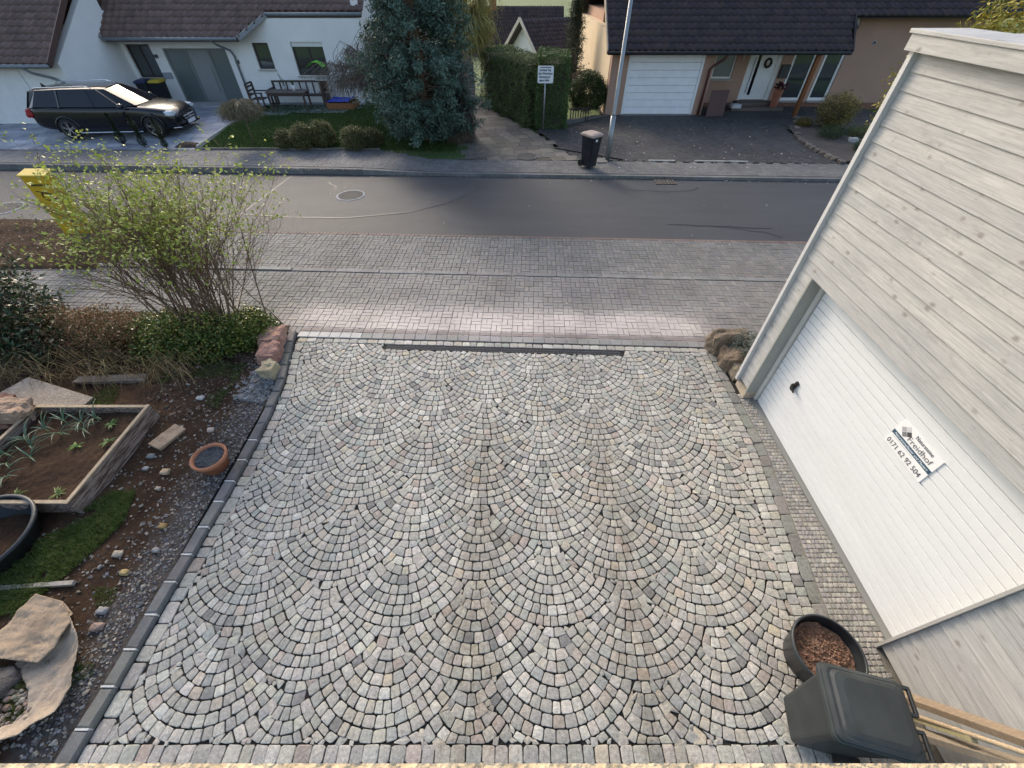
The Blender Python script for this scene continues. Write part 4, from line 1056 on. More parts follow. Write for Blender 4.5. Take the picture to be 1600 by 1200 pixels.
# pebbles and grit
def scatter(n, fn, size, cols, name, mat='stone', flat=.6, parent=garden, sub=0):
    mb = MB()
    for i in range(n):
        x, y = fn(); s_ = size * R.uniform(.45, 1.0) * (1.7 if R.random() < .06 else 1)
        if sub: rock(mb, (x, y, HG(x, y) + s_ * .15), (s_ * .5, s_ * .5 * R.uniform(.6, 1), s_ * .5 * flat), jc(R.choice(cols), .2), i, 0, .75)
        else: mb.obox((x, y, HG(x, y) + s_ * .08), (s_, s_ * R.uniform(.5, 1), s_ * flat * R.uniform(.3, 1)), (R.uniform(-.5, .5), R.uniform(-.5, .5), R.uniform(0, 6)), jc(R.choice(cols), .2), s_ * .16)
    return mb.build(name, mat, parent, kind='stuff')
def g_edge():
    y = R.uniform(.2, 5.4); return xk(y) - .2 - abs(R.gauss(0, .28)), y
def g_all(): return R.uniform(-5.6, -4.0), R.uniform(.2, 5.4)
GC = [(.20, .195, .19), (.28, .265, .25), (.15, .15, .155), (.33, .29, .24), (.12, .10, .09)]
scatter(2600, g_edge, .026, GC, 'gravel', flat=.7)
scatter(1500, g_all, .028, [(.25, .22, .19), (.15, .11, .085), (.33, .30, .27), (.10, .075, .055), (.08, .055, .04)], 'pebbles', flat=.7)
scatter(420, lambda: (R.gauss(-4.12, .12), R.uniform(4.35, 5.35)), .075, [(.21, .215, .22), (.27, .27, .27), (.16, .165, .17)], 'slate_chips', flat=.35)
scatter(520, lambda: (R.uniform(-5.7, -4.35), R.uniform(-.1, .75)), .06, [(.33, .28, .22), (.24, .20, .17), (.38, .34, .29), (.18, .15, .135), (.28, .20, .16)], 'pebbles', flat=.7, sub=1)
scatter(1100, lambda: (R.uniform(-5.8, -3.98), R.uniform(3.9, 5.7)), .035, [(.12, .075, .05), (.08, .05, .035), (.17, .115, .08)], 'bark_chips', flat=.35)
for i, (x, y, s_, c) in enumerate([(-4.65, 3.05, .1, (.45, .33, .22)), (-4.85, 4.35, .09, (.55, .53, .5)), (-4.25, 2.3, .08, (.36, .24, .10)), (-4.55, 1.95, .09, (.42, .36, .28)), (-4.35, 1.75, .08, (.42, .31, .14)), (-4.4, 3.75, .08, (.50, .40, .34)),
                             (-4.95, 3.1, .07, (.3, .3, .29)), (-4.3, 1.35, .09, (.28, .27, .26)), (-4.15, 2.0, .07, (.3, .29, .28)), (-4.25, 1.2, .1, (.33, .24, .2)), (-5.0, 3.3, .09, (.22, .23, .22)), (-4.6, 2.8, .06, (.4, .33, .25))]):
    mb = rock(MB(), (x, y, HG(x, y) + .012), (s_ * .55, s_ * .38, s_ * .28), c, i, 1, .5); mb.build('loose_stone', 'stone', garden, smooth=True, origin='c')
for i, (x, y, s_) in enumerate([(-4.78, .72, .22), (-4.72, .48, .16), (-5.15, .86, .17), (-4.95, .36, .15)]):
    rock(MB(), (x, y, HG(x, y) + .04), (s_ * .6, s_ * .5, s_ * .3), jc((.135, .115, .105), .15), i + 30, 2, .8).build('boulder', 'stone', garden, smooth=True, origin='c')

# sandstone blocks at the corner of the driveway
for i, (x, y, sx, sy, sz, c, lb) in enumerate([(-4.30, 5.80, .19, .2, .17, (.42, .25, .19), 'reddish sandstone block at the far end of the kerb, nearest the pavement'), (-4.17, 5.38, .15, .2, .16, (.37, .21, .165), 'reddish brown sandstone block, middle one of three beside the kerb'), (-4.03, 4.98, .115, .14, .14, (.42, .36, .24), 'small yellowish stone block, nearest of three beside the kerb')]):
    mb = rock(MB(), (x, y, .09), (sx, sy, sz), c, i + 50, 3, .22); single('sandstone_block', mb, 'stone', lb, 'stone block', 'sandstone blocks beside the kerb', smooth=False)
# rocks by the garage corner
for i, (x, y, sx, sy, sz, c, lb) in enumerate([(3.80, 5.62, .30, .17, .30, (.20, .155, .11), 'large brown mossy boulder at the end of the pavement beside the garage'), (3.78, 5.22, .19, .20, .20, (.16, .12, .085), 'dark brown boulder between two others by the garage corner'), (3.74, 4.98, .08, .14, .14, (.28, .23, .165), 'small light brown stone leaning against the garage corner')]):
    mb = rock(MB(), (x, y, .1), (sx, sy, sz), c, i + 60, 3, .5); single('boulder', mb, 'stone', lb, 'boulder', 'boulders at the garage corner', smooth=False)
# terracotta pot filled with grit
pot = empty('flower_pot', (-4.03, 3.16, .03), 'terracotta pot full of dark grit standing on the soil beside the kerb', 'flower pot')
MB().lathe([(0, 0), (.155, 0), (.185, .16), (.21, .165), (.222, .225), (.205, .235), (.19, .225), (.175, .17)], 36, (-4.03, 3.16, .03), (.40, .165, .09)).build('body', 'clay', pot, smooth=True)
MB().lathe([(0, .2), (.10, .198), (.188, .185)], 30, (-4.03, 3.16, .03), (.075, .08, .085)).build('grit_fill', 'stone', pot)
gb = MB()
for i in range(420):
    a, r = R.uniform(0, 2 * PI), .178 * math.sqrt(R.random()); gb.obox((-4.03 + r * math.cos(a), 3.16 + r * math.sin(a), .225), (.016, .014, .012), (R.random(), R.random(), R.random()), jc((.10, .105, .11), .35))
gb.build('grit', 'stone', pot, kind='stuff')
# black mortar tub lower left
def tub(name, c, r, h, label, fill=None):
    t = empty(name, c, label, 'tub')
    MB().lathe([(0, .016), (r * .80, .016), (r * .97, h - .03), (r * .98, h)], 44, c, (.014, .017, .02)).build('inside', 'plastic', t, smooth=True)
    MB().lathe([(0, 0), (r * .83, 0), (r, h - .04), (r * 1.045, h - .035), (r * 1.05, h), (r * 1.0, h + .008), (r * .98, h)], 44, c, (.03, .036, .042)).build('shell', 'plastic', t, smooth=True)
    if fill:
        mb = MB(); n = 18
        rr = r * .9
        for ix in range(n):
            for iy in range(n):
                q = []
                for a, b in ((ix, iy), (ix + 1, iy), (ix + 1, iy + 1), (ix, iy + 1)):
                    u, v = a / n * 2 - 1, b / n * 2 - 1
                    x, y = u * math.sqrt(1 - v * v / 2) * rr, v * math.sqrt(1 - u * u / 2) * rr
                    q.append((c[0] + x, c[1] + y, c[2] + h * .72 + .03 * noise.noise(Vector((x * 7, y * 7, 3))) + .02 * noise.noise(Vector((x * 22, y * 22, 1))) - .06 * x))
                mb.add(q, [(0, 1, 2, 3)], fill)
        mb.build('fill', 'clay', t); cr = MB()
        for _ in range(700):
            a, r_ = R.uniform(0, 6.28), rr * .9 * math.sqrt(R.random()); x, y = r_ * math.cos(a), r_ * math.sin(a); q = R.uniform(.006, .02)
            cr.obox((c[0] + x, c[1] + y, c[2] + h * .72 + .03 * noise.noise(Vector((x * 7, y * 7, 3))) + .02 * noise.noise(Vector((x * 22, y * 22, 1))) - .06 * x + q * .3), (q, q * .8, q * .7), (R.random() * 3, R.random() * 3, R.random() * 3), jc(fill, .35), q * .2)
        cr.build('crumbs', 'clay', t, kind='stuff')
    return t
tub('mortar_tub', (-6.0, 1.98, .06), .54, .30, 'large empty black mortar tub on the grass in front of the raised bed')
tub('sand_tub', (2.95, .93, .0), .30, .34, 'black tub of reddish sand standing behind the grey wheelie bin', (.20, .115, .075))
# raised bed
RB = empty('raised_bed', (-6.1, 3.2, .05), 'raised vegetable bed of peeling brown boards with young leeks', 'raised bed')
bx0, bx1, by0, by1, bh = -6.92, -5.30, 2.46, 3.98, .32
BW = MAT['bedwood']
def plank(a, b, rot=(0, 0, 0)): pass
MB().obox((bx1, (by0 + by1) / 2, .19), (.035, by1 - by0 + .06, .27), (0, -.06, 0)).build('plank', 'bedwood', RB, bevel=.004, origin='c')
MB().obox(((bx0 + bx1) / 2, by0, .19), (bx1 - bx0 + .02, .035, .27), (0, 0, 0)).build('plank', 'bedwood', RB, bevel=.004, origin='c')
MB().obox(((bx0 + bx1) / 2, by1, .19), (bx1 - bx0 - .03, .035, .27), (0, 0, 0)).build('plank', 'bedwood', RB, bevel=.004, origin='c')
MB().obox((bx0, (by0 + by1) / 2, .19), (.035, by1 - by0 - .05, .27), (0, 0, 0)).build('plank', 'bedwood', RB, bevel=.004, origin='c')
for a, b in (((bx1 - .006, by0 - .03, .332), (bx1 - .006, by1 + .03, .332)), ((bx0, by0 - .004, .330), (bx1 - .03, by0 - .004, .330)), ((bx0, by1, .330), (bx1 - .03, by1, .330)), ((bx0, by0 + .03, .334), (bx0, by1 - .03, .334))):
    MB().beam(a, b, .045, .018, (.40, .31, .21)).build('top_rail', 'wood', RB, origin='c')
for x, y in ((bx1 - .035, by0 + .03), (bx1 - .04, by1 - .03), (bx0 + .03, by1 - .03)): MB().box((x - .03, y - .03, .06), (x + .03, y + .03, .30), (.2, .13, .08)).build('corner_post', 'wood', RB, origin='c')
MB().sheet(lin(bx0 + .02, bx1 - .02, 60), lin(by0 + .02, by1 - .02, 56), lambda x, y: .215 + .03 * noise.noise(Vector((x * 3, y * 3, 7))) + .018 * noise.noise(Vector((x * 14, y * 14, 7)))).build('soil_fill', 'soil', RB, smooth=True)
def leaf_strip(mb, p, az, ln, wd, col, lift=.8, n=6):
    p = Vector(p); d = Vector((math.cos(az), math.sin(az), 0)); s_ = Vector((-d.y, d.x, 0)); V = []; F = []
    for i in range(n + 1):
        t = i / n; q = p + d * (ln * t * (1 - lift * .45 * (1 - t))) + Vector((0, 0, ln * lift * (t - .62 * t * t)))
        k = wd * (1 - t ** 2.2) * (.6 + .4 * min(1, t * 4)) / 2 + .0008
        V += [q - s_ * k + Vector((0, 0, k * .5)), q, q + s_ * k + Vector((0, 0, k * .5))]
    for i in range(n): F += [(3 * i, 3 * i + 1, 3 * i + 4, 3 * i + 3), (3 * i + 1, 3 * i + 2, 3 * i + 5, 3 * i + 4)]
    mb.add(V, F, col)
lk = [(-6.55, 3.62), (-6.42, 3.78), (-6.3, 3.55), (-6.15, 3.75), (-6.02, 3.62), (-6.5, 3.32), (-6.68, 3.45), (-6.38, 3.15), (-6.6, 3.05), (-6.75, 3.2), (-6.45, 2.85), (-6.62, 2.7), (-5.98, 3.82)]
for i, (x, y) in enumerate(lk):
    mb = MB()
    mb.tube([(x, y, .2), (x, y, .27)], [.012, .008], 6, (.35, .42, .22))
    for k in range(8): leaf_strip(mb, (x, y, .25), R.uniform(0, 6.28), R.uniform(.16, .34), R.uniform(.012, .021), jc(R.choice([(.10, .175, .12), (.13, .21, .145), (.09, .16, .09)]), .2), R.uniform(.5, 1.2))
    single('leek_plant', mb, 'leaf', 'young blue green leek with long arching leaves in the raised bed', 'plant', 'leeks in the raised bed')
for i, (x, y, c) in enumerate([(-5.92, 3.35, (.16, .25, .06)), (-5.72, 3.72, (.13, .22, .06)), (-5.55, 3.42, (.2, .3, .09)), (-5.62, 2.62, (.22, .28, .09)), (-6.1, 2.6, (.15, .22, .06))]):
    mb = MB()
    for k in range(16): leaf_strip(mb, (x, y, .225), R.uniform(0, 6.28), R.uniform(.05, .13), R.uniform(.02, .035), jc(c, .25), R.uniform(.3, .8), 3)
    single('seedling', mb, 'leaf', ['pale green seedling in the middle of the raised bed', 'low green seedling near the far right corner of the raised bed', 'bright small seedling close to the right board of the raised bed', 'grassy seedling by the near right corner post of the raised bed', 'green seedling near the front board of the raised bed'][i], 'plant')
# loose things on the soil
single('stone_plate', MB().obox((-4.92, 3.60, HG(-4.92, 3.6) + .03), (.22, .40, .055), (0, .03, -.42), (.40, .29, .20), .008), 'stone', 'flat brown stone plate lying on the soil beside the raised bed', 'stone plate', bevel=.006)
single('stone_slab', MB().obox((-7.15, 4.32, .16), (1.35, .42, .07), (.05, .04, -.27), (.35, .30, .245), .03), 'stone', 'long pale stone slab lying behind the raised bed', 'stone slab', bevel=.01)
single('stone_slab', MB().obox((-6.5, 4.75, .11), (1.1, .13, .09), (.05, .02, .06), (.22, .18, .15), .02), 'stone', 'narrow dark stone slab in the weeds behind the raised bed', 'stone slab', bevel=.01)
single('sandstone_block', rock(MB(), (-7.2, 3.86, .36), (.30, .15, .13), (.36, .25, .175), 77, 2, .35), 'stone', 'brown sandstone block resting on the far left corner of the raised bed', 'stone block')
single('sandstone_block', rock(MB(), (-7.55, 3.95, .22), (.26, .2, .2), (.26, .14, .10), 78, 2, .35), 'stone', 'dark reddish block under the brown sandstone block at the left edge', 'stone block')
single('timber_plank', MB().beam((-6.3, 1.50, .10), (-4.78, 1.62, .085), .05, .045, (.36, .33, .29)), 'wood', 'weathered grey plank lying on the grass below the black tub', 'plank', bevel=.004)

# felt sheet, folded over itself
def cloth(poly, zf, col, name, parent, thick=.006, cuts=6):
    import bmesh
    bm = bmesh.new(); vs = [bm.verts.new((x, y, 0)) for x, y in poly]; f = bm.faces.new(vs)
    bmesh.ops.triangulate(bm, faces=[f])
    for _ in range(cuts): bmesh.ops.subdivide_edges(bm, edges=[e for e in bm.edges if e.calc_length() > .022], cuts=1, smooth=0); bmesh.ops.triangulate(bm, faces=bm.faces[:])
    for v in bm.verts: v.co.z = zf(v.co.x, v.co.y)
    off = wloc(parent)
    for v in bm.verts: v.co -= off
    me = bpy.data.meshes.new(name); bm.to_mesh(me); bm.free()
    a = me.attributes.new('tint', 'FLOAT_COLOR', 'POINT'); a.data.foreach_set('color', [c for _ in me.vertices for c in (*col, 1)])
    me.polygons.foreach_set('use_smooth', [True] * len(me.polygons)); me.materials.append(MAT['felt'])
    o = link(name, me, parent); s_ = o.modifiers.new('thickness', 'SOLIDIFY'); s_.thickness = thick
    return o
FS = empty('felt_sheet', (-4.5, .9, .05), 'dirty beige felt sheet folded over itself on the soil at lower left', 'felt sheet')
sheet = [(-5.04, 1.47), (-4.77, 1.44), (-4.47, 1.26), (-4.28, 1.10), (-4.16, .92), (-4.03, .68), (-4.05, .50), (-4.24, .34), (-4.55, .27), (-4.9, .25), (-4.9, .37), (-4.63, .37), (-4.43, .43), (-4.38, .5), (-4.49, .67), (-4.66, .80), (-4.77, .87), (-4.78, 1.05)]
def near_edge(x, y, e): return max(0, 1 - min(math.hypot(x - a, y - b) for a, b in e) / .15)
rim = [(a[0] + (b[0] - a[0]) * t, a[1] + (b[1] - a[1]) * t) for a, b in zip(sheet[2:9], sheet[3:10]) for t in lin(0, 1, 12)]
cloth(sheet, lambda x, y: HG(x, y) + .03 + .11 * near_edge(x, y, rim) ** 1.4 + .02 * noise.noise(Vector((x * 6, y * 6, 1))) + .012 * noise.noise(Vector((x * 16, y * 9, 3))) + .005 * noise.noise(Vector((x * 38, y * 38, 3))), (.38, .31, .24), 'lower_layer', FS)
flap = [(-4.97, 1.47), (-4.65, 1.40), (-4.42, 1.20), (-4.42, 1.0), (-4.50, .87), (-4.91, .9), (-5.2, .96), (-5.06, 1.12), (-5.03, 1.32)]
cloth(flap, lambda x, y: HG(x, y) + .13 + .05 * noise.noise(Vector((x * 3, y * 3, 5))) + .015 * noise.noise(Vector((x * 7, y * 15, 1))) + .007 * noise.noise(Vector((x * 34, y * 34, 1))), (.34, .26, .185), 'folded_flap', FS, .012)

# wheelie bins
def rrect(hx, hy, r, n=4):
    out = []
    for k, (sx, sy) in enumerate(((1, 1), (-1, 1), (-1, -1), (1, -1))):
        for i in range(n + 1):
            a = PI / 2 * (k + i / n); out.append((sx * (hx - r) + r * math.cos(a), sy * (hy - r) + r * math.sin(a)))
    return out
def loft(mb, secs, col, cap0=True, cap1=True):
    V = []; n = len(secs[0][0])
    for poly, z, dx in secs: V += [(x + dx, y, z) for x, y in poly]
    F = [(i * n + k, i * n + (k + 1) % n, (i + 1) * n + (k + 1) % n, (i + 1) * n + k) for i in range(len(secs) - 1) for k in range(n)]
    if cap0: F.append(tuple(range(n - 1, -1, -1)))
    if cap1: F.append(tuple((len(secs) - 1) * n + k for k in range(n)))
    return mb.add(V, F, col)
def wheelie(loc, rz, bc, lc, label, group=None, tall=.94, sticker=None):
    t = empty('wheelie_bin', loc, label, 'wheelie bin', group, rz); k = tall / .94
    mb = MB()
    loft(mb, [(rrect(.205, .175, .04), .035 * k, .02), (rrect(.225, .19, .045), .3 * k, .015), (rrect(.262, .222, .05), .845 * k, 0), (rrect(.285, .242, .05), .85 * k, 0), (rrect(.287, .244, .05), .89 * k, 0), (rrect(.27, .23, .05), .895 * k, 0)], bc)
    mb.build('bin_body', 'plastic', t, local=True, bevel=.006)
    mb = MB()
    loft(mb, [(rrect(.295, .252, .055), .875 * k, -.005), (rrect(.30, .256, .055), .895 * k, -.005), (rrect(.297, .253, .055), .91 * k, -.005), (rrect(.285, .242, .05), .915 * k, -.005), (rrect(.282, .24, .05), .935 * k, -.003), (rrect(.262, .222, .05), .945 * k, .0),
              (rrect(.25, .212, .05), .945 * k, .01), (rrect(.235, .2, .06), .958 * k, .015), (rrect(.19, .17, .06), .968 * k, .02)], lc)
    V = [(-.2, y, .955 * k) for y in (-.18, .18)]
    lid = mb.build('lid', 'plastic', t, local=True, bevel=.004)
    for y in (-.135, .135):
        h_ = MB().tube([(.335, y - .085, .905 * k), (.335, y + .085, .905 * k)], .015, 10, (.02, .022, .024)); 
        for q in (-.085, .085): h_.obox((.305, y + q, .9 * k), (.07, .022, .035), (0, 0, 0), lc)
        h_.build('handle', 'plastic', t, local=True)
    for y in (-.2, .2):
        MB().tube([(.21, y - .025, .1), (.21, y + .025, .1)], .1, 18, (.015, .015, .016)).tube([(.21, y - .028, .1), (.21, y + .028, .1)], .045, 12, (.06, .06, .06)).build('wheel', 'rubber', t, local=True)
    if sticker: MB().box((-.2655, sticker - .045, .755 * k), (-.2585, sticker + .045, .815 * k), (.75, .75, .75)).build('sticker', 'print', t, local=True)
    return t
wheelie((2.66, .43, .005), -.24, (.028, .034, .037), (.034, .041, .043), 'dark grey wheelie bin with closed lid standing on the cobbles beside the timbers')
wheelie((2.62, 15.2, .07), math.radians(128), (.011, .012, .018), (.36, .27, .235), 'black wheelie bin with pinkish brown lid on the far pavement beside the lamp post', tall=1.0, sticker=.04)
wheelie((-16.35, 22.3, .33), math.radians(95), (.016, .017, .02), (.02, .03, .085), 'black wheelie bin with dark blue lid at the white house wall', 'bins by the white house', 1.05)
wheelie((-15.75, 22.35, .33), math.radians(95), (.016, .017, .02), (.50, .36, .03), 'black wheelie bin with yellow lid at the white house wall', 'bins by the white house', 1.05)
# timbers leaning beside the bin
single('leaning_beam', MB().beam((3.47, .66, .12), (3.56, .05, 1.55), .05, .12, (.26, .20, .14), (1, 0, .3)), 'wood', 'long brown timber beam leaning along the clad wall behind the grey bin', 'timber', bevel=.004)
single('broom_handle', MB().tube([(3.37, .56, .10), (3.34, .02, 1.66)], .017, 12, (.44, .34, .225)), 'wood', 'round pale wooden pole leaning between two timber beams', 'pole', smooth=True)
single('square_batten', MB().beam((3.40, .56, .05), (3.36, .27, .86), .045, .045, (.36, .32, .18)), 'wood', 'short square greenish batten with a sawn end beside the wooden pole', 'timber', bevel=.002)
single('leaning_beam', MB().beam((3.26, .46, .05), (3.50, .03, 1.30), .05, .13, (.25, .21, .16), (1, 0, .3)), 'wood', 'grey brown timber beam lowest of the leaning timbers beside the bin', 'timber', bevel=.004)
single('red_crate', MB().box((2.95, -.12, .5), (3.55, .14, .56), (.10, .018, .016)).box((2.95, -.12, 0), (3.0, .14, .5), (.10, .018, .016)).box((3.5, -.12, 0), (3.55, .14, .5), (.10, .018, .016)), 'plastic', 'dark red bench edge just above the parapet at lower right', 'bench', bevel=.01)

# yellow post box
YB = empty('post_box', (-10.47, 9.75, .05), 'tall yellow post box with black horn mark beside the road behind the shrub', 'post box')
MB().box((-10.78, 9.55, .32), (-10.20, 9.76, 1.62), (.60, .36, .015)).build('body', 'tint', YB, bevel=.015)
MB().solid([(-10.80, 9.52, 1.622), (-10.18, 9.52, 1.622), (-10.18, 9.80, 1.68), (-10.80, 9.80, 1.68)], (0, 0, .03), (.68, .48, .06)).build('top_flap', 'tint', YB, bevel=.008)
MB().box((-10.6, 9.60, .03), (-10.35, 9.72, .32), (.12, .12, .12)).build('pedestal', 'metal', YB)
hm = MB(); q = []
for k in range(22):
    a = k / 21 * 2 * PI * 1.15; q.append((-10.50 + .09 * math.cos(a), 9.545, 1.20 + .085 * math.sin(a)))
hm.tube(q, .012, 6, (.015, .014, .012)); hm.tube([q[-1], (-10.36, 9.545, 1.16), (-10.27, 9.545, 1.14)], [.012, .016, .04], 8, (.015, .014, .012)); hm.tube([q[0], (-10.36, 9.545, 1.25), (-10.66, 9.545, 1.31)], .010, 6, (.015, .014, .012))
hm.build('horn_mark', 'print', YB)
MB().box((-10.68, 9.542, 1.42), (-10.27, 9.549, 1.46), (.06, .04, .01)).build('slot', 'tint', YB)

# path sign
SG = empty('path_sign', (1.29, 19.55, .08), 'white notice sign with four lines on a thin post before the hedge', 'sign')
MB().tube([(1.29, 19.55, .05), (1.29, 19.55, 2.15)], .03, 10).build('post', 'metal', SG, smooth=True)
pl = rrect(.30, .27, .05)
MB().solid([(1.29 + x, 19.51, 1.98 + z) for x, z in pl], (0, .015, 0), (.80, .82, .84)).build('plate', 'print', SG)
for i, s_ in enumerate(('Auf diesem Weg', 'kein Winterdienst', 'Benutzung auf', 'eigene Gefahr')):
    text(s_, .10, 'print', SG, (.06, .08, .11), (1.29 - (.24 if i != 1 else .265), 19.505, 2.09 - i * .105), FRONT, 'lettering', .001, (.44, .53, .42, .40)[i], bold=.003)
MB().beam((1.07, 19.506, 2.205), (1.5, 19.506, 2.205), .012, .035, (.25, .25, .26)).build('clamp', 'print', SG)
# lamp post
LP = empty('lamp_post', (3.38, 15.95, .05), 'grey steel lamp post rising out of the frame beside the black bin', 'lamp post')
MB().tube([(3.38, 15.95, .0), (3.38, 15.95, 1.4)], .085, 16).build('lower_pole', 'metal', LP, smooth=True)
MB().tube([(3.38, 15.95, 1.4), (3.38, 15.95, 1.45), (3.38, 15.95, 6.2)], [.085, .062, .05], 16).build('upper_pole', 'metal', LP, smooth=True)
MB().beam((3.38, 15.95, 6.15), (3.38, 15.0, 6.3), .2, .1, (.3, .3, .3)).build('lamp_head', 'metal', LP)
MB().box((2.98, 15.62, .0), (3.35, 16.05, .075), (.22, .21, .19)).build('foundation', 'paver', LP)

# ---- black estate car
CAR = empty('parked_car', (-15.35, 18.75, .24), 'shiny black estate car parked before the white house', 'car', rz=math.radians(5)); CAR.scale = (1.05, 1.05, 1.05)
def lmesh(mb, name, mat, parent=CAR, **k): return mb.build(name, mat, parent, local=True, **k)
secs = [(-2.44, .66, .46, .84, .86), (-2.36, .80, .34, .95, .97), (-2.0, .885, .24, 1.0, 1.02), (-1.2, .92, .2, .985, 1.0), (-.2, .925, .2, .965, .98), (.8, .925, .2, .95, .965), (1.05, .92, .2, .95, .985), (1.5, .905, .2, .90, .955), (1.95, .885, .2, .84, .90), (2.25, .83, .22, .76, .82), (2.40, .73, .26, .66, .70), (2.47, .56, .34, .55, .58)]
V = []
for x, hw, zb, zs, zt in secs:
    half = [(hw * .9, zb), (hw * .985, zb + .1), (hw, .52), (hw * .985, zs - .09), (hw * .945, zs - .02), (hw * .82, (zs * .4 + zt * .6)), (hw * .4, zt + .012)]
    V += [(x, -y, z) for y, z in half] + [(x, y, z) for y, z in half[::-1]]
n = 14; F = [(i * n + k, (i + 1) * n + k, (i + 1) * n + (k + 1) % n, i * n + (k + 1) % n) for i in range(len(secs) - 1) for k in range(n)]
F += [tuple(range(n)), tuple((len(secs) - 1) * n + k for k in range(n - 1, -1, -1))]
body = lmesh(MB().add(V, F), 'body', 'carpaint', smooth=True)
ss = body.modifiers.new('sub', 'SUBSURF'); ss.levels = 1; ss.render_levels = 2
# greenhouse
bot = [(-2.38, .70, .95), (-2.1, .83, .99), (-1.2, .865, .985), (0, .87, .965), (.8, .87, .955), (1.25, .74, .975)]
top = [(-2.12, .56, 1.40), (-1.85, .62, 1.43), (-1.1, .64, 1.455), (-.2, .645, 1.46), (.12, .63, 1.445), (.36, .52, 1.425)]
V = []; F = []
for s_ in (-1, 1):
    o_ = len(V)
    V += [(x, s_ * y, z) for x, y, z in bot] + [(x, s_ * y, z) for x, y, z in top]
    for i in range(5): q = (o_ + i, o_ + i + 1, o_ + 7 + i, o_ + 6 + i); F.append(q if s_ < 0 else q[::-1])
sw = lmesh(MB().add(V, F), 'side_windows', 'carglass', smooth=False)
lmesh(MB().add([(1.25, -.74, .975), (1.25, .74, .975), (.36, .52, 1.425), (.36, -.52, 1.425), (1.34, 0, .985), (.42, 0, 1.44)], [(0, 4, 5, 3), (4, 1, 2, 5)]), 'windscreen', 'carglass', smooth=True)
lmesh(MB().add([(-2.38, -.70, .95), (-2.38, .70, .95), (-2.12, .56, 1.40), (-2.12, -.56, 1.40)], [(3, 2, 1, 0)]), 'rear_window', 'carglass')
V = []; rows = []
for x, y, z in top: V += [(x, -y - .012, z - .015), (x, -y * .9, z + .012), (x, -y * .4, z + .035), (x, y * .4, z + .035), (x, y * .9, z + .012), (x, y + .012, z - .015)]
F = [(i * 6 + k, (i + 1) * 6 + k, (i + 1) * 6 + k + 1, i * 6 + k + 1) for i in range(5) for k in range(5)]
lmesh(MB().add(V, F), 'roof', 'carpaint', smooth=True)
mb = MB()
for s_ in (-1, 1):
    for a, b in ((bot[5], top[5]), (bot[4], top[4]), (bot[0], top[0])): lmesh(MB().beam((a[0], s_ * a[1], a[2]), (b[0], s_ * b[1], b[2]), .06, .03), 'pillar', 'carpaint')
    for xb, xt in ((-.05, -.18), (-1.22, -1.15)): lmesh(MB().beam((xb, s_ * .872, .965), (xt, s_ * .65, 1.45), .07, .02), 'pillar', 'carpaint')
for s_ in (-1, 1):
    lmesh(MB().tube([(-1.95, s_ * .6, 1.45), (-1.8, s_ * .6, 1.50), (-.2, s_ * .61, 1.525), (.0, s_ * .6, 1.47)], .014, 8), 'roof_rail', 'chrome', smooth=True)
    lmesh(rock(MB(), (.88, s_ * 1.0, 1.0), (.07, .10, .065), (0, 0, 0), 3, 2, .8), 'mirror', 'carpaint', smooth=True)
    for xw in (-1.27, 1.60):
        cy = s_ * .84
        prof = [(.215, -.11), (.30, -.115), (.325, -.09), (.332, 0), (.325, .09), (.30, .115), (.215, .11)]
        wt = MB(); nn = 32
        vs = [(xw + r * math.cos(2 * PI * k / nn), cy + y, .33 + r * math.sin(2 * PI * k / nn)) for r, y in prof for k in range(nn)]
        wt.add(vs, [(i * nn + k, i * nn + (k + 1) % nn, (i + 1) * nn + (k + 1) % nn, (i + 1) * nn + k) for i in range(6) for k in range(nn)], (.02, .02, .02))
        wheel = lmesh(wt, 'wheel', 'rubber', smooth=True)
        rm = MB(); yo = cy + s_ * .10
        vs = [(xw + r * math.cos(2 * PI * k / nn), y, .33 + r * math.sin(2 * PI * k / nn)) for r, y in ((.225, yo), (.235, yo + s_ * .012), (.215, yo + s_ * .008), (.205, yo - s_ * .05)) for k in range(nn)]
        rm.add(vs, [(i * nn + k, i * nn + (k + 1) % nn, (i + 1) * nn + (k + 1) % nn, (i + 1) * nn + k) for i in range(3) for k in range(nn)])
        for k in range(5):
            for d in (-.13, .13):
                a = 2 * PI * k / 5 + .3
                rm.beam((xw + .04 * math.cos(a + d * 2), yo, .33 + .04 * math.sin(a + d * 2)), (xw + .215 * math.cos(a + d), yo, .33 + .215 * math.sin(a + d)), .022, .026, up=(0, 1, 0))
        rm.tube([(xw, yo - s_ * .02, .33), (xw, yo + s_ * .012, .33)], .045, 14)
        lmesh(rm, 'rim', 'chrome', wheel)
        bd = MB(); bd.tube([(xw, cy + s_ * .03, .33), (xw, cy + s_ * .055, .33)], .212, 24, (.03, .03, .03)); lmesh(bd, 'brake_disc', 'rubber', wheel)
        ar = MB(); ar.tube([(xw + .375 * math.cos(a), s_ * .915, .33 + .375 * math.sin(a)) for a in lin(-.25, PI + .25, 22)], .03, 6); lmesh(ar, 'wheel_arch', 'carpaint', smooth=True)
    lmesh(rock(MB(), (2.17, s_ * .70, .70), (.20, .10, .075), (.62, .66, .70), 9, 2, .7), 'headlight', 'tint', smooth=True)
    lmesh(rock(MB(), (-2.36, s_ * .74, .80), (.10, .10, .12), (.30, .012, .012), 5, 2, .6), 'tail_light', 'tint', smooth=True)
    lmesh(MB().tube([(-1.1, s_ * .925, .215), (1.15, s_ * .925, .215)], .018, 6), 'sill_trim', 'chrome')
    for x in (-.72, .42): lmesh(MB().tube([(x, s_ * .935, .80), (x + .2, s_ * .935, .80)], .014, 6), 'door_handle', 'carpaint')
gm_ = MB().obox((2.43, 0, .52), (.08, .72, .22), (0, -.25, 0), (.012, .012, .013))
